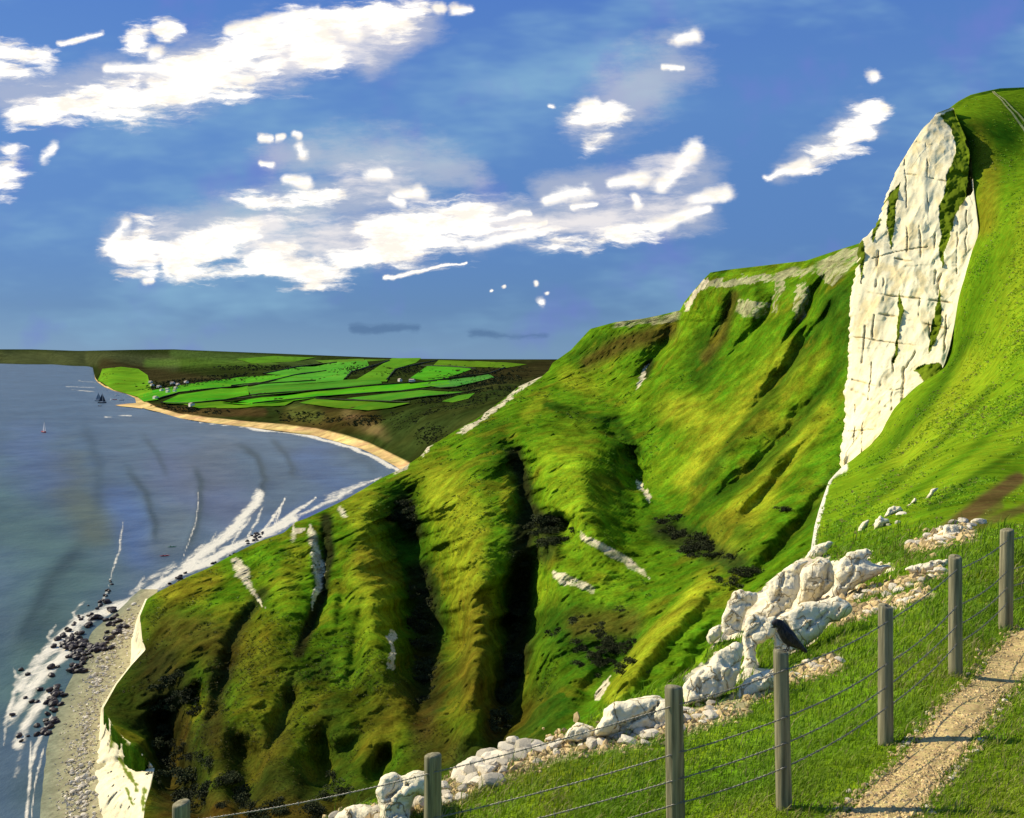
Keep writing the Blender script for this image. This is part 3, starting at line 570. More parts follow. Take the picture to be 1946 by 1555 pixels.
top = np.concatenate([bl2, bl, Gc, br_], 1); ct = np.concatenate([cc[:, :1], cc[:, :1], cc, cc[:, -1:]], 1)
cliff = link('chalk_cliff', grid_mesh('chalk_cliff', top, ct), M_chalk_far); tag(cliff, kind='structure')

# ------------------------------------------------------------------ 4 far coast with its fields
FT = interp([(-900, 662), (0, 664), (60, 664), (150, 667), (250, 665), (330, 664), (400, 667), (500, 671), (600, 675), (700, 679), (800, 682), (900, 683), (1200, 683)])
FB = interp([(-900, 690.5), (0, 691.2), (100, 693), (176, 697.5), (181, 721), (186, 727), (198, 735.5), (216, 743), (238, 748), (257, 757), (259.5, 772), (281, 778.5), (305, 784), (341, 795), (400, 804), (480, 813), (540, 820), (600, 829), (650, 842), (700, 860), (730, 876), (770, 898), (850, 930), (1200, 1010)])
far_d = TPS([(-900, 663, 35000), (-900, 690.5, 33000), (0, 664, 33000), (0, 691, 31000), (100, 667, 27500), (100, 693, 25500), (176, 697.5, 16070), (176, 666, 25500), (150, 680, 22500),
    (181, 721, 5850), (186, 727, 5040), (216, 743, 3670), (257, 757, 2970), (259, 772, 2463), (305, 784, 2167), (341, 795, 1953), (400, 804, 1805), (480, 813, 1680), (600, 829, 1495), (700, 860, 1231), (770, 898, 1013), (850, 930, 880), (1000, 960, 785),
    (190, 706, 6300), (250, 708, 5900), (260, 735, 3900), (280, 752, 2950), (300, 770, 2330), (400, 790, 1890), (480, 797, 1770), (600, 812, 1580), (700, 840, 1330), (770, 872, 1110), (850, 900, 960),
    (400, 775, 2060), (480, 774, 1960), (600, 773, 1760), (700, 783, 1520), (800, 772, 1400), (880, 770, 1250), (950, 750, 1300), (1050, 745, 1350),
    (300, 740, 3300), (450, 750, 2600), (600, 745, 2250), (750, 745, 1950), (900, 730, 1900), (1050, 720, 1900),
    (300, 715, 5200), (450, 725, 3600), (600, 715, 3700), (750, 712, 3300), (900, 705, 3500), (1050, 705, 3200), (300, 690, 10500), (600, 693, 7000), (800, 694, 6000), (1000, 694, 5000),
    (250, 665, 24000), (400, 667, 20000), (600, 675, 14000), (800, 682, 10500), (1000, 683, 9000), (1200, 683, 8500)])
uk = np.concatenate([np.arange(-900, 160, 12.), np.arange(160, 420, 1.6), np.arange(420, 1200, 4.)]); tk = np.linspace(0, 1, 90) ** .9
vF = FT(uk)[:, None] + (FB(uk) - FT(uk))[:, None] * tk; uF = np.repeat(uk[:, None], len(tk), 1)
def far_point(u, v, up=0.):
    d = far_d(u, v); p = P(u, v, d); fb = FB(u)
    z = np.maximum(p[..., 2], .6 * smooth(fb - v, 0, 2)) ; p[..., 2] = np.where(fb - v < 25, z, p[..., 2]); p[..., 2] += up; return p
GF = far_point(uF, vF); dF = GF[..., 1]
shore = FB(uF) - vF
SAND = (.62, .42, .16)
FAR_BL = [([(-200, 680), (180, 682), (330, 690)], 16, (.055, .065, .022), .9, .6), ([(200, 695), (330, 720), (450, 735)], 16, (.035, .03, .010), .9, .6), ([(330, 672), (600, 690)], 10, (.06, .10, .02), .7, .8),
          ([(280, 690), (520, 690)], 9, (.09, .17, .02), .5, .8), ([(560, 800), (700, 800)], 26, (.07, .05, .012), .8, .7), ([(660, 790), (740, 830)], 14, (.16, .11, .04), .5, .8), ([(600, 790), (560, 785)], 16, (.09, .11, .02), .7, .8),
          ([(760, 820), (840, 800), (930, 760)], 36, (.028, .040, .008), .85, .7), ([(290, 775), (400, 785), (500, 785)], 9, (.06, .04, .012), .8, .6), ([(900, 720), (1040, 700)], 22, (.03, .026, .008), .85, .7)]
colF = paint(uF, vF, GF, (.022, .032, .006), FAR_BL, .3, .003, 70)
colF *= (1 + .5 * fbm(GF * .006, 4, 71))[..., None]
bw = np.interp(uF, [150, 186, 216, 245, 262, 300, 400, 480, 600, 700, 770, 900], [0, 3, 3.5, 6, 20, 8, 11, 12, 16, 20, 24, 10])
bmk = (1 - smooth(shore + 1.2 * fbm(GF * .02, 3, 72), bw * .85, bw))[..., None] * (uF > 180)[..., None]
colF = colF * (1 - bmk) + np.array(SAND) * bmk
wet = (1 - smooth(shore, 0, 2.))[..., None] * (uF > 180)[..., None] * .4; colF = colF * (1 - wet) + np.array((.33, .24, .10)) * wet
GF[..., 2] += (fbm(GF * .01, 4, 73) * 5 + fbm(GF * .05, 3, 75) * 2) * smooth(shore, bw, bw + 12) * smooth(vF - FT(uF), 0, 6)
rel = GF[:, :1] - np.array([0, 0, H]); bk = rel * 1.25 + np.array([0, 0, H]); bk[..., 2] -= 200
GF2 = np.concatenate([bk, GF], 1); cF2 = np.concatenate([colF[:, :1], colF], 1)
far = link('far_coast', grid_mesh('far_coast', GF2, cF2, flip=True), M_far); tag(far, kind='structure')
# sand spit that closes the little harbour
SP = [(262, 758), (259, 766), (240, 767.5), (219, 770), (228, 772), (250, 774), (270, 776.5), (275, 768)]
def flat_patch(name, poly, fn, mat, colr, step=6., kind='structure', up=0.):
    pts = [Vector(p) for p in poly]; us = [p[0] for p in poly]; vs_ = [p[1] for p in poly]
    gu, gv = np.meshgrid(np.arange(min(us), max(us), step), np.arange(min(vs_), max(vs_), step * .35)); gu = gu.ravel(); gv = gv.ravel()
    k = inside(gu, gv, poly); pts += [Vector((a, b)) for a, b in zip(gu[k], gv[k])]; n = len(poly)
    vo, eo, fo, *_ = delaunay_2d_cdt(pts, [(i, (i + 1) % n) for i in range(n)], [list(range(n))], 1, 1e-4)
    a = np.array([[q.x, q.y] for q in vo]); W = fn(a[:, 0], a[:, 1]); W[:, 2] += up
    tri = np.array([f for f in fo if len(f) == 3]); nrm = np.cross(W[tri[:, 1]] - W[tri[:, 0]], W[tri[:, 2]] - W[tri[:, 0]])
    tri = np.where((nrm[:, 2] < 0)[:, None], tri[:, ::-1], tri)
    cl = np.array(colr) * (1 + .45 * fbm(W * .006, 4, 31))[:, None]
    o = link(name, raw_mesh(name, W, tri, 3, cl), mat); tag(o, kind=kind); return o
flat_patch('sand_spit', SP, lambda u, v: P(u, v, sea_d(v, 1.2)), M_field, SAND, 4.)

FIELDS = [  # outline in the survey, colour
    ([(187, 724), (195, 706), (230, 703), (262, 706), (280, 716), (284, 730), (290, 745), (268, 752), (245, 746), (216, 739)], (.14, .33, .012)),
    ([(262, 752), (290, 742), (350, 733), (450, 722), (560, 716), (562, 722), (450, 735), (340, 746), (300, 757), (275, 760)], (.09, .29, .015)),
    ([(306, 765), (340, 752), (420, 742), (470, 738), (472, 752), (420, 760), (360, 767)], (.10, .30, .015)),
    ([(470, 736), (600, 728), (720, 722), (724, 731), (600, 742), (480, 751)], (.07, .27, .02)),
    ([(425, 763), (500, 755), (600, 746), (735, 735), (800, 729), (850, 728), (852, 734), (750, 745), (640, 752), (560, 760), (480, 767)], (.08, .28, .012)),
    ([(505, 711), (560, 700), (640, 692), (695, 689), (700, 698), (665, 708), (650, 722), (540, 729), (475, 732), (560, 715)], (.09, .28, .02)),
    ([(672, 722), (700, 708), (745, 685), (800, 684.5), (790, 692), (750, 702), (735, 722)], (.10, .27, .012)),
    ([(780, 718), (815, 697), (880, 698), (895, 704), (850, 718), (810, 722)], (.09, .27, .015)),
    ([(835, 686), (905, 688), (960, 690), (1000, 693), (960, 699), (890, 697), (825, 694)], (.12, .24, .012)),
    ([(800, 732), (870, 722), (930, 715), (938, 720), (900, 728), (850, 737)], (.06, .26, .03)),
    ([(660, 758), (740, 750), (800, 745), (880, 748), (800, 757), (740, 764)], (.07, .25, .015)),
    ([(570, 768), (600, 761), (680, 765), (780, 768), (740, 776), (700, 780), (640, 776)], (.10, .24, .012)),
    ([(840, 764), (870, 755), (902, 751), (890, 760), (860, 766)], (.07, .24, .015)),
    ([(350, 770), (420, 765), (500, 768), (560, 763), (540, 772), (450, 776), (380, 776)], (.10, .24, .012)),
    ([(450, 683), (520, 678), (600, 680), (560, 687), (480, 690)], (.08, .20, .015)),
    ([(600, 686), (680, 683), (740, 684.5), (690, 688), (620, 691)], (.09, .20, .015)),
]
for poly, c in FIELDS:
    pc = np.mean(poly, 0); poly = [(pc[0] + (a - pc[0]) * 1.015, pc[1] + (b_ - pc[1]) * 1.22) for a, b_ in poly]
    flat_patch('field', poly, lambda u, v: far_point(u, v), M_field, tuple(x * random.uniform(.75, 1.1) for x in c), 7., up=2.)
# hedges between the fields
M_hedge = simple_mat('hedge_leaves', (.022, .030, .008), .9, .5, .05, 2., .1)
HEDGES = [([(300, 760), (340, 748), (420, 739), (500, 731), (600, 725)], 'long dark hedge curving up from the harbour between two green fields'),
    ([(306, 768), (360, 769), (430, 762), (520, 753)], 'dark hedge along the lower edge of the field above the sand'),
    ([(475, 753), (600, 744), (735, 733), (830, 726)], 'dark hedge crossing the middle of the green fields'),
    ([(480, 769), (560, 761), (650, 753), (760, 746), (870, 738)], 'thick dark hedge along the second field from the bay'),
    ([(600, 760), (680, 764), (780, 768)], 'short hedge between the two lowest fields'),
    ([(740, 766), (800, 758), (880, 750), (920, 742)], 'dark hedge on the seaward side of the right hand fields'),
    ([(440, 735), (470, 731), (500, 729), (560, 714), (620, 706)], 'wavy hedge under the upper left fields'),
    ([(655, 722), (668, 708), (705, 698), (740, 686)], 'broad hedge climbing between two upper fields'),
    ([(735, 723), (752, 703), (795, 693), (830, 686)], 'hedge climbing beside the pale farmhouse'),
    ([(800, 696), (860, 698), (905, 702)], 'flat hedge between the two highest fields'),
    ([(780, 731), (850, 722), (930, 712), (960, 700)], 'dark hedge under the farmhouse on the right'),
    ([(500, 712), (560, 699), (640, 690)], 'hedge along the top of the long upper field')]
for line, lab in HEDGES:
    L = np.array(line, float); t = np.linspace(0, len(L) - 1, 70); u = np.interp(t, range(len(L)), L[:, 0]); v = np.interp(t, range(len(L)), L[:, 1])
    W = far_point(u, v, 3.); d = W[:, 1]
    r = d * 1.25 / F * (1 + .45 * fbm(np.stack([t * 4, t * 0, t * 0 + len(lab)], -1), 3, 3)); W[:, 2] += r * .3
    mb = MB(); mb.tube(W, np.maximum(r, .8), 7); o = mb.build('hedge', M_hedge); tag(o, lab, 'hedge', 'hedges between the far fields')
# woods beyond: clumped crowns, nobody could count them
def leaf_clumps(centres, radii, n, size, flat=.8, seed=1):
    """many small leaf cards spread through the volume of every clump"""
    r = np.random.default_rng(seed); m = len(centres); cen = np.repeat(centres, n, 0); rad = np.repeat(radii, n)
    a = r.normal(size=(m * n, 3)); a /= np.linalg.norm(a, axis=1)[:, None]; a *= (r.random(m * n) ** .4)[:, None]; a[:, 2] = np.abs(a[:, 2]) * flat
    p = cen + a * rad[:, None]; s_ = np.repeat(size, n) * r.uniform(.6, 1.4, m * n)
    e1 = r.normal(size=(m * n, 3)); e1 /= np.linalg.norm(e1, axis=1)[:, None]; e2 = np.cross(e1, r.normal(size=(m * n, 3))); e2 /= np.linalg.norm(e2, axis=1)[:, None] + 1e-9
    V = np.stack([p - e1 * s_[:, None], p + e2 * s_[:, None] * .6, p + e1 * s_[:, None], p - e2 * s_[:, None] * .6], 1)
    return V.reshape(-1, 3), np.arange(m * n * 4).reshape(-1, 4)
WOODS = [([(290, 738), (360, 728), (480, 715)], 7, 160), ([(420, 700), (560, 700)], 5, 60), ([(660, 708), (690, 700)], 6, 40), ([(745, 712), (790, 702)], 6, 50), ([(850, 720), (940, 705)], 6, 60), ([(800, 775), (900, 755), (990, 715)], 20, 260), ([(300, 775), (420, 784)], 4, 60), ([(540, 790), (640, 800), (720, 800)], 10, 120), ([(760, 800), (830, 830)], 18, 140), ([(880, 735), (960, 725)], 10, 100)]
cs = []; rs = []
for line, r, n in WOODS:
    L = np.array(line, float)
    for k in range(n * 3):
        t = random.uniform(0, len(L) - 1); u = np.interp(t, range(len(L)), L[:, 0]) + random.gauss(0, 15); v = np.interp(t, range(len(L)), L[:, 1]) + random.uniform(-r, r)
        if v > FB(u) - np.interp(u, [186, 600, 770], [4, 19, 28]): continue
        w = far_point(np.array([u]), np.array([v]))[0]; cs.append(w); rs.append(w[1] * random.uniform(1.5, 3.2) / F)
cs = np.array(cs); rs = np.array(rs); V, Q = leaf_clumps(cs, rs, 26, rs * .35, .9, 3)
m_wood = simple_mat('wood_leaves', (.034, .042, .010), .9, .5, .02, 0, .1)
wood = link('far_woods', raw_mesh('far_woods', V, Q, 4, None, False), m_wood); tag(wood, 'dark clumped woods and scrub between the far green fields', 'woods', kind='stuff')

# ------------------------------------------------------------------ 5 sea
ARCS = [([(262, 815), (300, 865), (325, 915)], 5, .55), ([(225, 868), (275, 935), (297, 1000), (295, 1045)], 6, .75), ([(366, 875), (383, 920), (376, 1000), (350, 1065)], 5.5, 1.0), ([(435, 835), (488, 868), (503, 912), (497, 962)], 5.5, 1.0), ([(505, 825), (545, 865), (562, 918)], 5, .6),
        ([(150, 785), (188, 880), (186, 1000)], 9, .45), ([(182, 1015), (95, 1110), (22, 1262)], 13, .7), ([(120, 1140), (30, 1250)], 10, .4), ([(640, 850), (700, 880), (720, 905)], 7, .35)]
FOAM = [([(545, 990), (566, 968), (585, 962)], 4, .9), ([(520, 1000), (533, 975), (536, 955)], 4, .9), ([(470, 1020), (492, 985), (500, 962)], 5, .8), ([(440, 1040), (455, 1010), (478, 985)], 6, .8), ([(410, 1060), (400, 1035), (412, 1010)], 5, .7), ([(370, 1080), (372, 1050), (392, 1030)], 5, .7), ([(300, 1120), (308, 1095), (330, 1080)], 6, .7), ([(270, 1140), (262, 1115), (275, 1095)], 6, .6), ([(215, 1165), (190, 1150), (205, 1120)], 6, .6), ([(150, 1190), (140, 1165), (165, 1140)], 6, .6), ([(110, 1230), (95, 1215), (110, 1190)], 7, .6), ([(60, 1290), (35, 1290), (28, 1270)], 8, .6), ([(30, 1370), (12, 1385), (8, 1420)], 6, .6), ([(75, 1250), (30, 1320), (12, 1380)], 9, .75), ([(100, 1360), (70, 1420), (60, 1470)], 8, .7), ([(85, 1420), (66, 1500)], 5, .7),
        ([(560, 985), (500, 1015), (440, 1045), (395, 1070), (340, 1090), (285, 1125), (250, 1150)], 13, 1.), ([(350, 1080), (400, 1045), (450, 1000), (490, 945)], 16, 1.), ([(495, 1015), (520, 985), (545, 945)], 5, 1.), ([(500, 1015), (545, 985), (602, 945)], 7, 1.), ([(560, 985), (640, 945), (725, 908)], 8, .8), ([(620, 948), (700, 918)], 9, .65),
        ([(250, 1150), (200, 1165), (150, 1185), (110, 1225)], 16, .95), ([(150, 1200), (90, 1245), (40, 1310)], 18, .85), ([(130, 1240), (70, 1300), (25, 1365)], 19, .9), ([(95, 1320), (55, 1370), (35, 1420)], 16, .85), ([(60, 1410), (58, 1480), (52, 1555), (45, 1700)], 6, .8), ([(72, 1460), (66, 1500), (60, 1560)], 3, .8), ([(45, 1420), (30, 1480)], 10, .4),
        ([(235, 985), (228, 1045), (205, 1115)], 4, .7), ([(378, 935), (372, 1000), (346, 1066)], 3, .7), ([(330, 1075), (280, 1105), (250, 1130)], 12, .55),
        ([(470, 812), (540, 822), (600, 831), (650, 844), (700, 863), (735, 882), (770, 900)], 4.5, 1.), ([(640, 842), (700, 864), (740, 888)], 5, .9), ([(380, 803), (470, 813)], 1.6, .8), ([(200, 793), (250, 790)], 2.2, .8), ([(125, 735), (180, 737)], 1.3, .6), ([(135, 741), (180, 744)], 1.1, .6), ([(150, 724), (182, 727)], 1.2, .6)]
dv = np.concatenate([689.5 - V0 + np.array([0, .5, 1, 1.5, 2]), np.arange(8, 60, 1.), np.arange(60, 1000, 2.7)]); vs_ = V0 + dv
us_ = np.concatenate([np.linspace(-1600, -60, 20), np.arange(-50, 830, 2.7), np.linspace(840, 2600, 24)])
uS, vS = np.meshgrid(us_, vs_); GS = P(uS, vS, sea_d(vS)); GS[..., 2] = 0
wave = np.zeros(uS.shape); foam = np.zeros(uS.shape); w1 = fbm(GS * .02, 3, 3) * 8; w2 = fbm(GS * .02 + 9, 3, 4) * 8
for line, r, a in ARCS:
    r, a = r * 1.3, min(1., a * 1.2)
    q, t = seg_dist(uS + w1 * .6, vS + w2 * .6, line); e = smooth(np.minimum(t, 1 - t), 0, .25)
    wave = np.maximum(wave, np.exp(-(q / r) ** 2) * a * e); GS[..., 2] += 1.0 * np.exp(-((q - r * .6) / (r * 1.6)) ** 2) * a * e
for line, r, a in FOAM:
    q, t = seg_dist(uS + w1 * min(1, r / 9), vS + w2 * min(1, r / 9), line)
    if r < 9 and vS is not None and line[0][1] > 905: q = q / (.3 + .7 * np.sin(np.pi * np.clip(t, 0, 1)) ** .7)
    foam = np.maximum(foam, (1 - smooth(q, 0, r * 1.25)) * a)
GS[..., 2] += fbm(GS * .05, 3, 8) * .25
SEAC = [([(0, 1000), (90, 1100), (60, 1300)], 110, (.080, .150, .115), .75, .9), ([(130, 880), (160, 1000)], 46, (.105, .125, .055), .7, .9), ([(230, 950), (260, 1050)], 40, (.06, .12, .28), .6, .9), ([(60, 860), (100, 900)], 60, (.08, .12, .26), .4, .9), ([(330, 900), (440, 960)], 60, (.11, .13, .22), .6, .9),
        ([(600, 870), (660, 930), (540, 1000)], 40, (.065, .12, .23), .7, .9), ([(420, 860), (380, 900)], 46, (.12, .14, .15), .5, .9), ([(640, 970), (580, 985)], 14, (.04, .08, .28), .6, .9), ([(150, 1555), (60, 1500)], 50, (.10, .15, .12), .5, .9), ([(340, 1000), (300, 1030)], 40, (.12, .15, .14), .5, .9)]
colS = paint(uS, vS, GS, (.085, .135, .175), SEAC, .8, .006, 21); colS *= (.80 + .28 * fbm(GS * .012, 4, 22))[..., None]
colS = colS * (1 - .8 * wave[..., None]) + np.array((.014, .030, .024)) * .8 * wave[..., None]  # swell faces darkened in the colour, standing in for their duller reflection
m, nt, b = new_mat('sea_water'); at = N(nt, 'ShaderNodeAttribute', attribute_name='col'); fo = N(nt, 'ShaderNodeAttribute', attribute_name='foam')
v = objcoord(nt); vst = objcoord(nt, (1, .35, 1), (0, 0, math.radians(-38)))
fn = noise(nt, vst, .22, 10, .75, .8); fine = noise(nt, vst, .7, 6, .6)
fx = math_(nt, 'ADD', math_(nt, 'MULTIPLY', fo.outputs['Fac'], 1.25), math_(nt, 'MULTIPLY', math_(nt, 'SUBTRACT', fn, .5), 2.6))
mask = math_(nt, 'MULTIPLY', rng(nt, fx, .30, 1.15), rng(nt, fo.outputs['Fac'], .02, .45))
mot = noise(nt, v, .03, 8, .65); c = mixc(nt, 'MULTIPLY', at.outputs['Color'], (.66, .72, .8), rng(nt, mot, .4, .65, 0, 1))
c = mixc(nt, 'MIX', c, (.72, .66, .52), mask); nt.links.new(c, b.inputs['Base Color'])
nt.links.new(rng(nt, mask, 0, 1, .38, .95, False), b.inputs['Roughness']); b.inputs['Specular IOR Level'].default_value = .15; b.inputs['IOR'].default_value = 1.33
rp = noise(nt, objcoord(nt, (1, .5, 1), (0, 0, .4)), .35, 7, .65); big = noise(nt, v, .05, 4, .5)
bump(nt, b, math_(nt, 'ADD', rp, math_(nt, 'ADD', math_(nt, 'MULTIPLY', big, 2.), math_(nt, 'MULTIPLY', math_(nt, 'MULTIPLY', fine, mask), 1.5))), .5, .8)
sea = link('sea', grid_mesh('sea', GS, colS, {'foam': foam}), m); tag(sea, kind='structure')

# ------------------------------------------------------------------ 6 beach below the headland
BL = interp([(1120, 266), (1160, 222), (1200, 176), (1250, 152), (1300, 126), (1350, 106), (1400, 93), (1450, 83), (1500, 76), (1555, 70), (1700, 52)])
BRt = interp([(1120, 300), (1139, 296), (1171, 284), (1214, 272), (1264, 268), (1300, 250), (1346, 222), (1410, 210), (1500, 205), (1555, 220), (1700, 260)])
vb = np.arange(1120, 1700, 3.); sb = np.linspace(-.12, 1, 60); ub_ = BL(vb)[:, None] + (BRt(vb) - BL(vb))[:, None] * sb; vb_ = np.repeat(vb[:, None], 60, 1)
def beach_z(u, v): return -.5 + 4.2 * np.clip((u - BL(v)) / (BRt(v) - BL(v)) + .1, 0, 1.2)
def beach_point(u, v): 
    z = beach_z(u, v); return P(u, v, sea_d(v, z))
GB = beach_point(ub_, vb_); cB = np.ones(ub_.shape + (3,)) * np.array((.30, .27, .15)); tB = np.clip(sb, 0, 1)[None, :, None]
cB = cB * (1 - .6 * (1 - smooth(tB, 0, .45))) + np.array((.15, .18, .12)) * .6 * (1 - smooth(tB, 0, .45)); cB = cB + np.array((.10, .08, .04)) * smooth(tB, .5, .9)
cB *= (1 + .3 * fbm(GB * .2, 4, 5))[..., None]
M_beach = terrain_mat('shingle_beach', .5, 4., .3, .12)
beach = link('beach', grid_mesh('beach', GB, cB), M_beach); tag(beach, kind='structure')

# ------------------------------------------------------------------ rocks and stones
def rock_mesh(name, seed, sub=3, squash=(1, 1, .75), rough=.3, facet=True):
    bm = bmesh.new(); bmesh.ops.create_icosphere(bm, subdivisions=sub, radius=1.); r = np.random.default_rng(seed)
    co = np.array([v_.co[:] for v_ in bm.verts]); n = co / np.linalg.norm(co, axis=1)[:, None]
    rad = 1 + rough * fbm(n * 1.4 + seed, 3, seed)
    if facet:
        for _ in range(12):
            a = r.normal(size=3); a /= np.linalg.norm(a); h_ = r.uniform(.55, .85); dt = (n * rad[:, None]) @ a; rad = np.where(dt > h_, rad * (h_ / np.maximum(dt, 1e-6)) * .9 + rad * .1, rad)
    co = n * rad[:, None] * np.array(squash)
    for v_, c_ in zip(bm.verts, co): v_.co = c_
    return bm_mesh(name, bm, not facet)

def scatter(protos, name, spots, mat, label, cat, group):
    for i, (p, s_, sq) in enumerate(spots):
        if i < len(protos): o = link(name, protos[i], mat)
        else: o = bpy.data.objects[first].copy(); o.data = protos[i % len(protos)]; C.objects.link(o)
        if i == 0: first = o.name
        o.location = p; o.scale = (s_ * sq[0], s_ * sq[1], s_ * sq[2]); o.rotation_euler = (random.uniform(-.3, .3), random.uniform(-.3, .3), random.uniform(0, 6.28))
        tag(o, label, cat, group)
def rsq(): return (random.uniform(.8, 1.25), random.uniform(.8, 1.2), random.uniform(.65, 1.))
def along(line, n, jit):
    L = np.array(line, float); out = []
    for _ in range(n):
        t = random.uniform(0, len(L) - 1); out.append((np.interp(t, range(len(L)), L[:, 0]) + random.gauss(0, jit), np.interp(t, range(len(L)), L[:, 1]) + random.gauss(0, jit)))
    return out
dark_protos = [rock_mesh('dark_rock', 200 + i, 2, (1, .9, .8)) for i in range(5)]
def shore_pt(u, v, lift=0.):
    if BL(v) < u < BRt(v) and v > 1120: return beach_point(np.array([u]), np.array([v]))[0] + np.array([0, 0, lift])
    q = P(u, v, sea_d(v)); return q + np.array([0, 0, lift])
def darks(lst, smin, smax, label, group):
    sp = []
    for u, v in lst:
        w = shore_pt(u, v); px = random.uniform(smin, smax) * 1.3; r = px * .5 * w[1] / F; sp.append((w + np.array([0, 0, r * .3]), r, rsq()))
    scatter(dark_protos, 'dark_rock', sp, M_dark_rock, label, 'rock', group)
darks(along([(128, 1212), (150, 1225), (150, 1275)], 66, 12) + along([(150, 1245), (205, 1232)], 24, 6), 8, 16, 'wet dark brown boulder in the thick pile where the surf meets the shingle', 'boulders of the dark pile')
darks(along([(200, 1163), (220, 1175), (228, 1195), (210, 1215)], 26, 6) + along([(165, 1190), (185, 1165)], 8, 4), 9, 16, 'dark boulder at the landward corner of the surf, above the dark pile', 'boulders above the dark pile')
darks(along([(108, 1300), (100, 1340), (95, 1400)], 34, 8), 9, 16, 'dark boulder in the line running down the sand from the pile', 'boulders running down the sand')
darks([(40, 1274), (53, 1283), (98, 1285), (97, 1270), (110, 1268), (75, 1312), (60, 1335), (48, 1327), (70, 1335), (36, 1400), (53, 1400), (24, 1360), (70, 1381), (70, 1397), (40, 1410)], 7, 14, 'lone dark boulder out in the white foam left of the pile', 'scattered boulders in the foam')
darks(along([(210, 1105), (205, 1125), (195, 1145), (185, 1155)], 14, 3) + along([(140, 1185), (155, 1175), (170, 1160)], 10, 4), 4, 9, 'small dark rock trailing along the breaking wave crest', 'rocks along the wave crest')
darks(along([(315, 1118), (330, 1108), (348, 1096)], 12, 4), 6, 10, 'small dark rock at the cliff foot beneath the brown slope', 'rocks at the foot of the brown slope')
darks(along([(470, 1035), (490, 1020), (495, 1010)], 20, 5) + [(437, 1056), (445, 1053), (404, 1072), (409, 1070)], 3, 7, 'tiny dark rock in the foam under the chalk rib', 'rocks under the chalk rib')
peb_protos = [rock_mesh('beach_boulder', 300 + i, 2, (1, .9, .8), .2) for i in range(4)]
def pebs(lst, smin, smax, label, group):
    sp = []
    for u, v in lst:
        w = shore_pt(u, v); r = random.uniform(smin, smax) * .5 * w[1] / F; sp.append((w + np.array([0, 0, r * .25]), r, rsq()))
    scatter(peb_protos, 'beach_boulder', sp, M_pebble, label, 'boulder', group)
pebs(along([(255, 1165), (245, 1195), (230, 1215)], 46, 8), 5, 11, 'pale rounded boulder on the shingle under the small white cliff', 'boulders under the small white cliff')
pebs(along([(220, 1235), (200, 1260), (185, 1290), (175, 1310)], 60, 9), 5, 12, 'pale boulder in the bank beside the dark rock pile', 'boulders beside the dark pile')
pebs(along([(170, 1335), (168, 1375), (160, 1410), (152, 1440)], 30, 4), 5, 10, 'pale boulder in the thin line down the middle of the sand', 'boulders down the middle of the sand')
pebs(along([(150, 1465), (155, 1500), (160, 1550), (150, 1590)], 90, 14), 7, 16, 'large cream boulder heaped below the tall chalk face', 'boulders below the tall chalk face')
cs = np.array([shore_pt(u, v) for u, v in along([(250, 1170), (200, 1270), (160, 1400), (140, 1555)], 1400, 20) if u > BL(v) + 20 and u < CB(v)])
rs = np.random.default_rng(5).uniform(.25, .6, len(cs)); Vp, Qp = leaf_clumps(cs, rs, 3, rs, .4, 8)
tag(link('shingle', raw_mesh('shingle', Vp, Qp, 4, None, False), M_pebble), 'loose pale shingle strewn over the beach sand', 'shingle', kind='stuff')

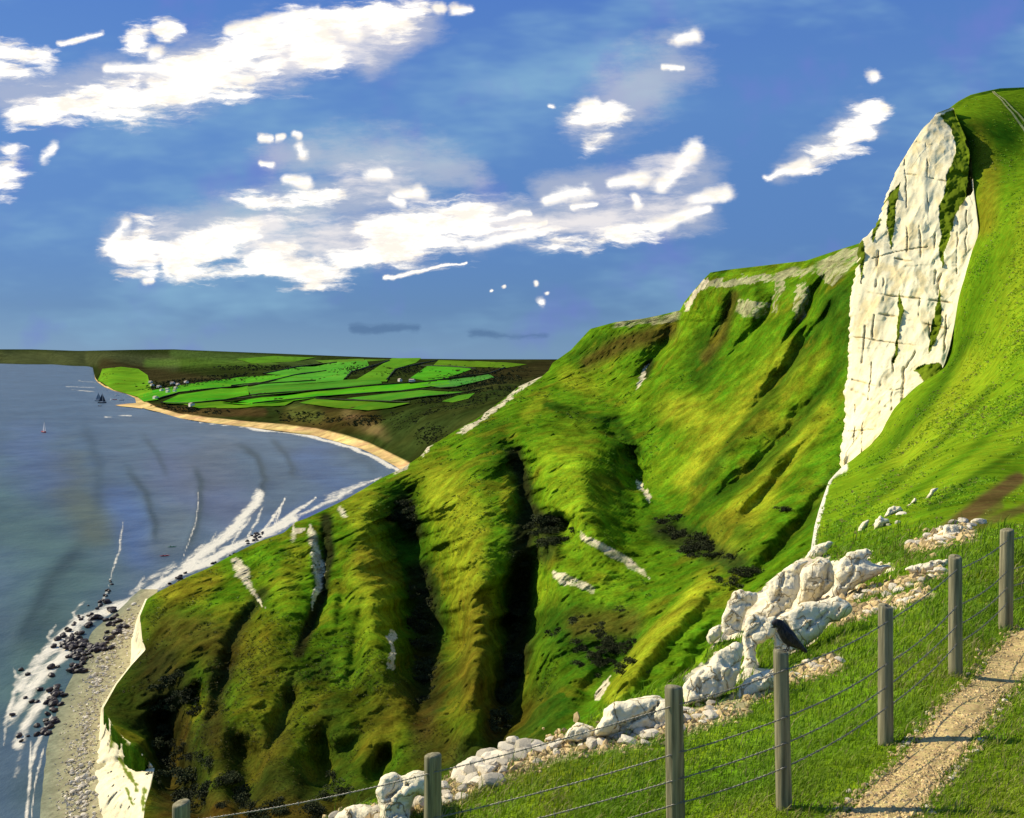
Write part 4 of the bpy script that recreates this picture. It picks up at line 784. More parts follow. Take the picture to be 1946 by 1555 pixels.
# traced boulders on the lip of the slope: each keeps its own outline, thickness and distance
def boulder(poly, thick, label, seed, d=None, push=0., group=None, cracks=()):
    a = np.array(poly, float)
    # rounder outline
    for _ in range(1):
        nx = np.roll(a, -1, 0); a = np.stack([a * .84 + nx * .16, a * .16 + nx * .84], 1).reshape(-1, 2)
    a = np.concatenate([np.stack([a * (1 - f) + np.roll(a, -1, 0) * f], 1) for f in (0, .25, .5, .75)], 1).reshape(-1, 2)
    a = a + np.stack([fbm(np.c_[a / 9., a[:, 0] * 0 + seed], 2, 1), fbm(np.c_[a / 9., a[:, 0] * 0 + seed + 9], 2, 2)], -1) * 3.2
    cu, cv = a.mean(0); lo = a[:, 1].max()
    if d is None: d = float(hill_d(cu, (cv + lo) / 2)) - push
    st = max(2.4, (a.max(0) - a.min(0)).max() / 42)
    gu, gv = np.meshgrid(np.arange(a[:, 0].min(), a[:, 0].max(), st), np.arange(a[:, 1].min(), a[:, 1].max(), st)); gu = gu.ravel() + RNG.uniform(-.3, .3, gu.size) * st; gv = gv.ravel() + RNG.uniform(-.3, .3, gv.size) * st
    ring = [tuple(p) for p in a]; k = inside(gu, gv, ring); dist, _ = seg_dist(gu, gv, ring + ring[:1]); k &= dist > st * .6
    pts = [Vector(p) for p in ring] + [Vector((x, y)) for x, y in zip(gu[k], gv[k])]; n = len(ring)
    vo, eo, fo, *_ = delaunay_2d_cdt(pts, [(i, (i + 1) % n) for i in range(n)], [list(range(n))], 1, 1e-5)
    q = np.array([[w.x, w.y] for w in vo]); ed, _ = seg_dist(q[:, 0], q[:, 1], ring + ring[:1]); size = max(20., ed.max())
    dome = np.sqrt(np.clip(1 - (1 - np.clip(ed / (size * .55), 0, 1)) ** 2, 0, 1))
    base = P(q[:, 0], q[:, 1], d)
    sc_ = size * d / F
    nz = fbm(base / sc_ * .9 + seed, 4, seed) * .42 + np.abs(fbm(base / sc_ * 2.2 + seed, 3, seed + 5)) * -.22 + fbm(np.floor(base / sc_ * 2.3 + nzf(base / sc_)) * .61 + seed, 2, seed + 9) * .30
    rs_ = np.random.default_rng(seed); ns = 11; px0 = np.stack([rs_.uniform(a[:, 0].min(), a[:, 0].max(), ns), rs_.uniform(a[:, 1].min(), a[:, 1].max(), ns)], 1)
    wj = np.stack([fbm(base / sc_ * 1.5 + seed, 3, 61), fbm(base / sc_ * 1.5 + seed + 4, 3, 62)], -1) * size * .35; qq = (q + wj)[:, None] - px0[None]; kk = (qq ** 2).sum(-1).argmin(1); ar = np.arange(len(q))
    gx = rs_.uniform(-.55, .55, ns); gy = rs_.uniform(-.9, .3, ns); h0 = rs_.uniform(.75, 1.15, ns)
    fac = np.clip(h0[kk] + (qq[ar, kk, 0] * gx[kk] + qq[ar, kk, 1] * gy[kk]) / size, .3, 1.6)
    h_ = thick * sc_ * dome * (fac + nz * .75)
    for cl in cracks:
        cq, _ = seg_dist(q[:, 0] + nz * 8, q[:, 1] + nz * 8, cl); h_ = h_ - thick * sc_ * .6 * np.exp(-(cq / 2.6) ** 2) * dome
    # the top leans back so the sun reaches it
    lean = (lo - q[:, 1]) * d / F * .55
    fr = P(q[:, 0], q[:, 1], d + lean - h_); bk_ = P(q[:, 0], q[:, 1], d + lean + thick * sc_ * 1.1 * dome + .02)
    tri = np.array([f for f in fo if len(f) == 3]); nv = len(q)
    c_ = fr.mean(0); V_ = np.concatenate([fr, bk_]) ; T = np.concatenate([tri, tri[:, ::-1] + nv])
    bidx = [i for i in range(nv) if ed[i] < 1e-3]
    remap = np.arange(2 * nv)
    for i in bidx: remap[nv + i] = i
    T = remap[T]; c_[2] = V_[:, 2].min(); V_ = V_ - c_
    cols = np.ones((2 * nv, 3)) * (.98 + .12 * np.r_[nz, nz])[:, None]
    me = raw_mesh('boulder', V_, T, 3, cols, True)
    bm = bmesh.new(); bm.from_mesh(me); bmesh.ops.recalc_face_normals(bm, faces=bm.faces); bm.to_mesh(me); bm.free()
    o = link('boulder', me, M_chalk_near, None, c_); tag(o, label, 'boulder', group); return o
def nzf(p): return np.stack([vnoise(p * 1.7, 3), vnoise(p * 1.7 + 4, 4), vnoise(p * 1.7 + 8, 5)], -1) * .5
K = lambda l: [(1240 + x * .238, 1030 + y * .238) for x, y in l]
boulder([(1128, 1398), (1142, 1368), (1150, 1345), (1165, 1335), (1200, 1328), (1232, 1321), (1262, 1326), (1288, 1340), (1300, 1365), (1296, 1402), (1240, 1392), (1190, 1388), (1150, 1400)], .75, 'big cream boulder just left of the fence post beside the scree', 2, push=.25, cracks=[[(1235, 1360), (1250, 1335)], [(1180, 1380), (1240, 1350)]])
boulder([(1068, 1406), (1085, 1381), (1101, 1372), (1131, 1384), (1127, 1404), (1092, 1412)], .8, 'angular pale boulder at the foot of the big cream one', 3, push=.2)
boulder([(714, 1505), (722, 1478), (745, 1466), (768, 1475), (790, 1461), (815, 1470), (830, 1490), (826, 1512), (790, 1512), (782, 1530), (775, 1575), (742, 1620), (726, 1580), (720, 1535)], .8, 'tall white boulder tucked behind the leftmost whole fence post', 4, d=9.2, cracks=[[(735, 1515), (775, 1490)]])
boulder([(590, 1620), (640, 1545), (662, 1532), (700, 1530), (722, 1542), (730, 1620)], .7, 'low cream boulder at the bottom edge, nearest the sea', 5, d=9.6)
boulder(K([(600, 480), (640, 400), (700, 372), (750, 400), (838, 408), (832, 480), (770, 530), (730, 610), (712, 680), (690, 760), (560, 775), (545, 700), (555, 590)]), .7, 'upright white slab standing at the left end of the chalk outcrop', 6, push=.6)
boulder(K([(428, 760), (470, 680), (540, 662), (556, 700), (545, 775), (450, 825)]), .8, 'small rounded pale rock leaning on the upright slab', 7, push=.5)
boulder(K([(915, 440), (918, 380), (950, 290), (1050, 220), (1150, 138), (1245, 150), (1200, 210), (1175, 260), (1185, 330), (1155, 430), (1100, 530), (1040, 570), (900, 650), (800, 570), (900, 490)]), .6, 'long slanting white slab along the top edge of the outcrop', 8, push=1.2, cracks=[K([(1050, 240), (1010, 400), (960, 480)])])
boulder(K([(1175, 240), (1250, 180), (1330, 138), (1400, 132), (1450, 200), (1455, 340), (1360, 440), (1290, 490), (1145, 510), (1160, 370)]), .65, 'broad smooth white block at the middle of the outcrop top', 9, push=1.3, cracks=[K([(1400, 180), (1390, 320)])])
boulder(K([(1455, 260), (1478, 160), (1560, 85), (1700, 45), (1755, 85), (1710, 135), (1760, 180), (1935, 195), (1800, 262), (1700, 310), (1560, 410), (1500, 490), (1435, 430)]), .55, 'ragged white block tailing off to the right of the outcrop', 10, push=1.4, cracks=[K([(1640, 130), (1600, 260), (1520, 340)])])
boulder(K([(1000, 590), (1130, 540), (1200, 480), (1330, 480), (1460, 430), (1570, 470), (1610, 560), (1500, 620), (1400, 650), (1350, 745), (1230, 825), (1150, 870), (1000, 870), (975, 720), (940, 650)]), .45, 'largest white mass in the middle of the outcrop behind the crow', 11, push=.9, cracks=[K([(1400, 560), (1300, 640), (1230, 700)]), K([(1130, 760), (1060, 640)])])
boulder(K([(790, 560), (900, 610), (1000, 590), (985, 740), (910, 790), (845, 810), (818, 880), (845, 1035), (740, 1065), (685, 1055), (740, 900), (722, 780), (735, 650)]), .5, 'tall narrow white rib left of the grassy hollow behind the crow', 31, push=.7, cracks=[K([(900, 640), (820, 700), (760, 740)])])
boulder(K([(905, 640), (1000, 640), (1090, 780), (1120, 860), (1080, 930), (1040, 1010), (955, 1010), (985, 900), (965, 760)]), .5, 'white buttress right of the grassy hollow, half hidden by the crow post', 32, push=.6, cracks=[K([(1000, 720), (1030, 860), (1010, 960)])])
boulder(K([(470, 930), (520, 868), (600, 828), (690, 798), (738, 850), (705, 950), (685, 1060), (660, 1160), (600, 1200), (500, 1250), (400, 1275), (330, 1300), (260, 1330), (235, 1140), (330, 1050), (450, 985)]), .5, 'cracked white slab sloping down behind the middle fence post', 12, push=.5, cracks=[K([(470, 960), (380, 1080), (385, 1260)]), K([(690, 960), (600, 1080)]), K([(540, 1040), (500, 1230)])])
boulder(K([(690, 1165), (740, 1085), (900, 1025), (1050, 985), (1060, 1080), (980, 1150), (850, 1205), (700, 1275), (655, 1270)]), .45, 'flat cream ledge of chalk under the crow post', 13, push=.2)
JJ = lambda l: [(1560 + x * .1984, 860 + y * .1984) for x, y in l]
boulder(JJ([(350, 780), (370, 700), (440, 640), (465, 640), (440, 720), (400, 790)]), .8, 'narrow pale rock at the lower end of the row on the hillside', 14, push=.3, group=None)
boulder(JJ([(485, 770), (520, 700), (510, 640), (570, 610), (640, 640), (655, 670), (590, 710), (530, 740)]), .7, 'blunt white rock second from the bottom of the hillside row', 15, push=.3)
boulder(JJ([(610, 610), (640, 530), (700, 510), (760, 530), (800, 565), (720, 585), (650, 615)]), .7, 'domed white rock in the middle of the hillside row', 16, push=.3)
boulder(JJ([(815, 530), (860, 470), (910, 430), (920, 450), (890, 505)]), .7, 'thin leaning white rock near the top of the hillside row', 17, push=.3)
boulder(JJ([(985, 460), (1040, 390), (1070, 345), (1130, 338), (1090, 400), (1040, 440)]), .7, 'pointed white rock topmost in the hillside row', 18, push=.3)
boulder(JJ([(800, 1120), (850, 1090), (960, 1070), (1080, 1030), (1200, 1020), (1240, 1060), (1180, 1120), (1080, 1130), (960, 1170), (880, 1160)]), .55, 'long cream rock lying in the grass left of the second fence post from the right', 19, push=.3)
boulder(JJ([(1160, 720), (1250, 690), (1340, 690), (1380, 730), (1300, 790), (1250, 830), (1180, 830)]), .5, 'grey rock half buried in the scree on the hillside', 20, push=.3)
boulder([(1528, 1062), (1545, 1040), (1570, 1028), (1586, 1030), (1572, 1050), (1548, 1066)], .7, 'pale rock sliver at the top corner of the outcrop', 21, push=.3)

stone_protos = [rock_mesh('stone', 400 + i, 3, (1, .85, .62), .4) for i in range(8)]
def stones(lst, rmin, rmax, name, label, group, cat='stone'):
    sp = []
    for u, v in lst:
        w = hill_point(np.array([u]), np.array([v]))[0]; r = random.uniform(rmin, rmax); sp.append((w + np.array([0, 0, r * .25]), r, rsq()))
    scatter(stone_protos, name, sp, M_stone, label, cat, group)
stones(along([(640, 1570), (720, 1545), (830, 1510), (900, 1480), (960, 1452), (1060, 1412)], 66, 9), .05, .14, 'stone', 'pale stone in the scree at the lip left of the big cream boulder', 'scree stones left of the big boulder')
stones(along([(850, 1490), (960, 1440), (1020, 1418)], 18, 7), .10, .2, 'stone', 'large flat stone in the scree right of the leftmost whole post', 'large scree stones')
stones(along([(1100, 1412), (1200, 1400), (1300, 1378), (1390, 1345)], 54, 9), .045, .12, 'stone', 'pale stone in the scree below the big cream boulder', 'scree stones below the big boulder')
stones(along([(1470, 1295), (1540, 1275), (1600, 1258)], 24, 7), .04, .1, 'stone', 'small tan stone in the patch right of the crow post', 'stones right of the crow post')
stones(along([(1740, 1040), (1790, 1022), (1850, 1000)], 26, 8), .08, .22, 'stone', 'pale stone in the scree patch up the hillside', 'stones of the hillside scree patch')
stones(along([(1800, 1010), (1850, 985), (1890, 960)], 8, 5) + along([(1640, 1015), (1720, 985)], 8, 4), .08, .2, 'stone', 'white stone scattered near the brown bare streak on the hillside', 'stones near the bare streak')
stones(along([(1570, 1160), (1680, 1130), (1790, 1088)], 26, 7) + along([(1640, 1165), (1750, 1135)], 14, 5), .05, .14, 'stone', 'pale stone in the band right of the white outcrop', 'stones right of the outcrop')

# ------------------------------------------------------------------ path
PLt = interp([(1150, 1990), (1190, 1950), (1215, 1912), (1250, 1876), (1300, 1838), (1330, 1802), (1370, 1768), (1400, 1744), (1450, 1694), (1500, 1640), (1555, 1576), (1700, 1400), (2000, 1050), (3000, -100)])
PRt = interp([(1150, 2080), (1190, 2040), (1215, 2015), (1250, 1990), (1300, 1946), (1330, 1912), (1370, 1886), (1400, 1866), (1450, 1826), (1500, 1786), (1555, 1742), (1700, 1610), (2000, 1320), (3000, 330)])
vp = np.concatenate([np.arange(1150, 1800, 3.), np.arange(1800, 2990, 14.)]); sp_ = np.linspace(0, 1, 44)
wl = fbm(np.stack([vp / 22, vp * 0, vp * 0], -1), 4, 7) * 14; wr = fbm(np.stack([vp / 22, vp * 0 + 5, vp * 0], -1), 4, 8) * 16
wdp = PRt(vp) - PLt(vp); pl_ = PLt(vp) + wdp * .07 + wl; pr_ = PRt(vp) - wdp * .10 + wr
up_ = pl_[:, None] + (pr_ - pl_)[:, None] * sp_; vpp = np.repeat(vp[:, None], 44, 1)
GP = hill_point(up_, vpp, .012); GP[..., 2] += (fbm(GP * 5, 3, 6) * .008 - .014 * np.abs(2 * sp_ - 1)[None] ** 6 + .004)
cP = np.ones(up_.shape + (3,)) * np.array((.46, .34, .14)); cP *= (1 + .35 * fbm(GP * 2.5, 4, 9))[..., None]
rut, _ = seg_dist(up_, vpp, [(1690, 1560), (1760, 1470), (1830, 1390), (1900, 1300)]); cP = cP * (1 - .35 * np.exp(-((rut + 6 * fbm(GP * 3, 2, 3)) / 7) ** 2))[..., None]
M_path = terrain_mat('gravel_path', 6., 45., .35, .012)
path = link('path', grid_mesh('path', GP, cP), M_path); tag(path, kind='structure')
e1 = [(PLt(v) + random.gauss(-6, 7), v) for v in np.random.default_rng(1).uniform(1200, 1600, 32)]; e2 = [(PRt(v) + random.gauss(4, 7), v) for v in np.random.default_rng(2).uniform(1220, 1600, 22)]
stones(e1, .02, .045, 'stone', 'small pale stone along the fence side edge of the gravel path', 'stones on the fence side of the path')
stones(e2, .016, .04, 'stone', 'small pale stone along the open side edge of the gravel path', 'stones on the open side of the path')
n = 9000; gv = RNG.uniform(1190, 1720, n); gs = RNG.beta(1.15, 1.15, n) * .96 + .0; gu = PLt(gv) + (PRt(gv) - PLt(gv)) * gs; cen = hill_point(gu, gv, .012)
rr = RNG.uniform(.004, .013, n) * np.where(RNG.random(n) < .08, 2.2, 1.); ico = bmesh.new(); bmesh.ops.create_icosphere(ico, subdivisions=1, radius=1.); iv = np.array([q.co[:] for q in ico.verts]); itri = np.array([[q.index for q in f.verts] for f in ico.faces]); ico.free()
n2 = 2600; sl = [pt for line, r in SCREE[:4] for pt in along(line, n2 // 4, r * .55)]; c2_ = hill_point(np.array([a for a, b_ in sl]), np.array([b_ for a, b_ in sl])); cen = np.concatenate([cen, c2_]); rr = np.r_[rr, RNG.uniform(.012, .04, len(sl))]
sl2 = [pt for line, r in SCREE for pt in along(line, 170, r * .5)] + [(PLt(v) + random.gauss(-5, 8), v) for v in RNG.uniform(1190, 1620, 330)] + [(PRt(v) + random.gauss(4, 8), v) for v in RNG.uniform(1190, 1620, 260)]
c3_ = hill_point(np.array([float(a) for a, b_ in sl2]), np.array([float(b_) for a, b_ in sl2])); cen = np.concatenate([cen, c3_]); rr = np.r_[rr, RNG.uniform(.0012, .0045, len(sl2)) * c3_[:, 1] * np.where(np.arange(len(sl2)) < 170 * len(SCREE), 1.5, 1.)]
sq = RNG.uniform(.6, 1.2, (len(cen), 1, 3)) * rr[:, None, None]; VV = cen[:, None] + iv[None] * sq * (1 + .25 * RNG.normal(size=(len(cen), len(iv), 1)).clip(-1, 1))
TT = (itri[None] + (np.arange(len(cen)) * len(iv))[:, None, None]).reshape(-1, 3)
gcol = np.repeat(np.array((.54, .40, .19)) * RNG.uniform(.5, 1.35, (len(cen), 1)), len(iv), 0)
M_gr = terrain_mat('loose_gravel', 20, 90, .15, .004)
tag(link('gravel', raw_mesh('gravel', VV.reshape(-1, 3), TT, 3, gcol, False), M_gr), 'loose tan gravel covering the path and the scree at the lip', 'gravel', kind='stuff')
# worn track over the top of the hill
for off in (0, 9):
    tv = np.linspace(170, 262, 40); tc = np.interp(tv, [170, 190, 215, 262], [1884, 1902, 1924, 1958]) + off * (tv - 150) / 60
    GT = np.stack([hill_point(tc + k * (1.2 + (tv - 170) / 60), tv, .25) for k in (-1, 0, 1)], 1)
    tag(link('track', grid_mesh('track', GT, np.ones((40, 3, 3)) * np.array((.36, .36, .13))), M_hill), kind='structure')

# ------------------------------------------------------------------ grass
def make_grass(n, u0, u1, v0, v1, seed, hmul=1.):
    r = np.random.default_rng(seed); u = r.uniform(u0, u1, n); v = r.uniform(v0, v1, n)
    wd_ = PRt(v) - PLt(v); k = (u > HL(v) + 3) & ~((u > PLt(v) + wd_ * .07) & (u < PRt(v) - wd_ * .10) & (v > 1150))
    for line, rad in SCREE:
        q, _ = seg_dist(u, v, line); k &= ~((q < rad * .8) & (r.random(n) < .8))
    for poly in OUTCROP: k &= ~(inside(u, v, poly) & ~(inside(u, v, ISLES[0]) | inside(u, v, ISLES[1]) | inside(u, v, ISLES[2]) | inside(u, v, ISLES[3])))
    u, v = u[k], v[k]; p = hill_point(u, v); d = p[:, 1]; m_ = d < 60; u, v, p, d = u[m_], v[m_], p[m_], d[m_]; n = len(u)
    clump = fbm(p * 1.6, 3, 61); h_ = (.035 + .035 * r.random(n) + .09 * np.maximum(clump, 0) ** 1.3) * hmul * r.choice([.7, 1., 1., 1.5], n) * np.clip(d / 9, .75, 2.6)
    ang = r.uniform(0, 2 * math.pi, n); lean = r.uniform(.2, .9, n) * h_; w = .0026 * np.clip(d / 6, .7, 5) * r.uniform(.7, 1.4, n)
    dx, dy = np.cos(ang), np.sin(ang); px, py = -dy, dx
    lx = dx * lean + .35 * h_; ly = dy * lean
    def at(f, wf, s_): return np.stack([p[:, 0] + lx * f * f + px * w * wf * s_, p[:, 1] + ly * f * f + py * w * wf * s_, p[:, 2] - .005 + h_ * f * (1 - .2 * f)], -1)
    V = np.stack([at(0, 1, -1), at(0, 1, 1), at(.55, .8, 1), at(.55, .8, -1), at(1, .15, 1), at(1, .15, -1)], 1)
    b_ = (np.arange(n) * 6)[:, None, None]; Q = (np.array([[0, 1, 2, 3], [3, 2, 4, 5]])[None] + b_).reshape(-1, 4)
    c = np.array((.135, .235, .009)) * (1 + .35 * fbm(p * .6, 3, 12))[:, None]; yl = (smooth(fbm(p * .45 + 4, 3, 19), -.1, .4) * .75)[:, None]; c = c * (1 - yl) + np.array((.20, .25, .012)) * yl
    c = c * r.uniform(.65, 1.4, (n, 1)); dry = r.random((n, 1)) < .05 + .16 * (yl > .35); c = np.where(dry, np.array((.32, .28, .10)), c)
    return V.reshape(-1, 3), Q, np.repeat(c, 6, 0)
parts = [make_grass(150000, 520, 2150, 1040, 1760, 1), make_grass(26000, 1500, 2420, 1500, 2600, 3), make_grass(26000, 560, 1946, 1000, 1560, 2, 1.9)]
off = 0; Vs, Qs, Cs = [], [], []
for V, Q, c in parts: Vs.append(V); Qs.append(Q + off); Cs.append(c); off += len(V)
m_gr, nt, b = new_mat('grass_blade'); at = N(nt, 'ShaderNodeAttribute', attribute_name='col'); nt.links.new(at.outputs['Color'], b.inputs['Base Color']); b.inputs['Roughness'].default_value = .6; b.inputs['Specular IOR Level'].default_value = .15
tr = N(nt, 'ShaderNodeBsdfTranslucent'); nt.links.new(at.outputs['Color'], tr.inputs['Color']); ms = N(nt, 'ShaderNodeMixShader'); ms.inputs[0].default_value = .3
nt.links.new(b.outputs[0], ms.inputs[1]); nt.links.new(tr.outputs[0], ms.inputs[2]); nt.links.new(ms.outputs[0], nt.nodes['Material Output'].inputs['Surface'])
tag(link('grass', raw_mesh('grass', np.concatenate(Vs), np.concatenate(Qs), 4, np.concatenate(Cs), False), m_gr), 'short green downland grass around the fence and path', 'grass', kind='stuff')

n = 60000; ru = RNG.uniform(1545, 2050, n); rv = RNG.uniform(170, 1075, n); ru = np.where(rv > 700, ru, np.maximum(ru, 1600)); k = (ru > HL(rv) + 4) & ~((ru < CR(np.clip(rv, 205, 892)) + 3) & (rv < 892)); ru, rv = ru[k], rv[k]
w = hill_point(ru, rv); k = (w[:, 1] > 19) & (fbm(w * .12, 4, 101) + .25 * fbm(w * .9, 2, 102) > RNG.uniform(-.1, .35, len(w))); ru, rv, w = ru[k], rv[k], w[k]
gc = paint(ru, rv, w, BG, H_BLOBS, .35, .02, 15) * RNG.uniform(1.3, 2.4, (len(w), 1)); sk_ = np.min([seg_dist(ru, rv, l_)[0] for l_ in ([(1935, 915), (1870, 955), (1795, 1008)], [(1946, 965), (1850, 1005)])], 0) > 16; w, gc, ru, rv = w[sk_], gc[sk_], ru[sk_], rv[sk_]; gc = np.where(RNG.random((len(w), 1)) < .12, np.array((.26, .24, .06)), gc)
rad = RNG.uniform(.04, .12, len(w)) * np.clip(w[:, 1] / 40, .6, 3.2); V, Q = leaf_clumps(w, rad, 6, rad * .45, .8, 14)
tag(link('rough_grass', raw_mesh('rough_grass', V, Q, 4, np.repeat(gc, 24, 0), False), m_gr), 'rough grass tussocks over the steep hillside', 'grass', kind='stuff')

# ------------------------------------------------------------------ scrub and bushes on the undercliff
def under_point(u, v): return P(u, v, under_depth(u, v))
n = 30000; ru = RNG.uniform(200, 1620, n); rv = RNG.uniform(700, 1560, n); k = (ru > UL(rv) + 8) & (ru < UR(rv)); ru, rv = ru[k], rv[k]; w = under_point(ru, rv)
cl = fbm(w * .035, 4, 88); k = (cl > -.12) & ((ru < 1240) | (RNG.random(len(ru)) < .18)); ru, rv, w = ru[k], rv[k], w[k]
gc = paint(ru, rv, w, MG, U_BLOBS, .55, .022); lo_ = (smooth(rv, 1120, 1330) * (1 - smooth(ru, 980, 1080)) * .75)[:, None]; gc = gc * (1 - lo_) + np.array((.055, .045, .005)) * lo_; gc = gc * (1 + .35 * fbm(w * .09, 4, 55))[:, None] * RNG.uniform(.8, 1.6, (len(w), 1))  # tufts take on the painted shade of gullies and low headland
rad = w[:, 1] * RNG.uniform(1.4, 4.2, len(w)) / F * (1 - .35 * smooth(rv, 1250, 1500)); V, Q = leaf_clumps(w, rad, 12, rad * .34, .6, 12)
tag(link('scrub', raw_mesh('scrub', V, Q, 4, np.repeat(gc, 48, 0), False), m_gr), 'low rough scrub and tussocks covering the undercliff', 'scrub', kind='stuff')
M_bush = simple_mat('bush_leaves', (.030, .037, .010), .85, .5, .6, 0, .15, randomize=.45)
bush_protos = []
for i in range(4):
    r = np.random.default_rng(500 + i); cc_ = r.normal(size=(7, 3)) * np.array([.45, .4, .18]); cc_[:, 2] = np.abs(cc_[:, 2]) + .15
    V, Q = leaf_clumps(cc_, r.uniform(.35, .6, 7), 110, np.full(7, .075), .85, 600 + i); bush_protos.append(raw_mesh('bush', V, Q, 4, None, False))
def bushes(lst, smin, smax, label, group):
    sp = []
    for u, v in lst:
        w = under_point(np.array([u]), np.array([v]))[0]; s_ = random.uniform(smin, smax) * .5 * w[1] / F; sp.append((w - np.array([0, 0, .1 * s_]), s_, (1.1, 1.1, .9)))
    for i, (p, s_, q) in enumerate(sp):
        if i < 4: o = link('bush', bush_protos[i], M_bush)
        else: o = bpy.data.objects[first].copy(); o.data = bush_protos[i % 4]; C.objects.link(o)
        if i == 0: first = o.name
        o.location = p; o.scale = (s_ * q[0], s_ * q[1], s_ * q[2]); o.rotation_euler.z = random.uniform(0, 6.28)
        tag(o, label, 'bush', group)
bushes(along([(1255, 990), (1290, 1010), (1330, 1030), (1370, 1050), (1300, 1050)], 34, 10), 22, 40, 'dark bush in the thicket where the long slope meets the valley floor', 'bushes of the valley thicket')
bushes([(1392, 1062)], 30, 32, 'lone dark bush between the valley thicket and the chalk outcrop', None)
bushes([(1400, 1092), (1420, 1095), (1432, 1088), (1392, 1112)], 30, 42, 'dark bush just beyond the left end of the chalk outcrop', 'bushes beyond the outcrop')
bushes([(1362, 1102)], 22, 24, 'small round dark bush above the lit spur', None)
bushes([(1487, 970), (1495, 973)], 26, 30, 'dark brown bush alone on the bright slope below the white cliff', 'pair of bushes on the bright slope')
bushes(along([(1010, 990), (1050, 1000), (1060, 1030)], 22, 12), 22, 42, 'dark bush filling the head of the deep gully', 'bushes at the gully head')
bushes(along([(990, 1080), (985, 1200), (970, 1320), (935, 1410)], 40, 12), 22, 46, 'dark bush down the bed of the deep gully', 'bushes in the deep gully bed')
bushes(along([(770, 975), (785, 1010)], 10, 10), 22, 44, 'dark bush at the top of the left hand gully', 'bushes topping the left gully')
bushes(along([(800, 1110), (815, 1200), (805, 1340)], 34, 14), 22, 46, 'dark bush in the lower bed of the left hand gully', 'bushes in the left gully bed')
bushes(along([(1080, 1200), (1150, 1220), (1200, 1240), (1100, 1280)], 34, 22), 22, 44, 'brown green bush on the shaded valley floor beneath the chalk bands', 'bushes on the valley floor')
bushes(along([(320, 1300), (330, 1400), (350, 1500), (500, 1545), (650, 1545)], 60, 24), 24, 50, 'dark bush on the black lower slope of the headland', 'bushes on the lower headland')

# ------------------------------------------------------------------ fence
M_wood = simple_mat('weathered_post', (.23, .205, .12), .9, .55, 30., .014, .05, (1, 1, .05))
M_wire = simple_mat('galvanised_wire', (.20, .19, .16), .5, .4, 30., 0, .5); M_wire.node_tree.nodes['Principled BSDF'].inputs['Metallic'].default_value = .6
M_staple = simple_mat('staple_steel', (.25, .23, .2), .4, .2, 30., 0, .5)
POSTS = [(345, 1796, 1526, 33), (822, 1719, 1432, 33), (1285, 1605, 1302, 35), (1490, 1532, 1238, 29), (1683, 1412, 1152, 27), (1816, 1282, 1057, 24), (1911, 1198, 1006, 24), (2060, 1120, 960, 20)]
posts = []
for u, vb0, vt0, wd in POSTS:
    g = hill_point(np.array([u]), np.array([vb0]))[0]; d = g[1]; h_ = (vb0 - vt0) / F * d + (g[2] - P(u, vb0, d)[2]) * 0
    topz = P(u, vt0, d)[2]; posts.append((g, topz - g[2], wd * .5 / F * d))
fence = empty('fence', posts[3][0]); tag(fence, 'wire fence of round weathered posts with barbed strands across the grassy slope', 'fence')
fb = posts[3][0]
for i, (g, h_, r) in enumerate(posts):
    zs = np.r_[-.4, np.linspace(0, h_ - .02, 16), h_ - .008, h_, h_ + .001]; rs_ = np.r_[[r * 1.04] * 1, r * (1.03 - .05 * np.linspace(0, 1, 16)), r * .93, r * .80, r * .05]
    na = 26; th = np.arange(na) * 2 * math.pi / na; ax, ay = random.uniform(-.022, .022), random.uniform(-.02, .02)
    nn = fbm(np.stack([np.cos(th) * 3 + i * 5, np.sin(th) * 3, th * 0], -1), 3, 5)
    V = np.stack([np.stack([(g[0] - fb[0]) + ax * z + rr_ * (1 + .05 * nn) * np.cos(th), (g[1] - fb[1]) + ay * z + rr_ * (1 + .05 * nn) * np.sin(th), (g[2] - fb[2]) + z + 0 * th + (.012 * np.cos(th + i) * (z > h_ - .03))], -1) for z, rr_ in zip(zs, rs_)])
    ix = np.arange(len(zs) * na).reshape(len(zs), na); nx = np.roll(ix, -1, 1); Q = np.stack([ix[:-1], nx[:-1], nx[1:], ix[1:]], -1).reshape(-1, 4)
    po = link('post', raw_mesh('post', V.reshape(-1, 3), Q, 4), M_wood, fence)
FR = [.90, .60, .435, .285]
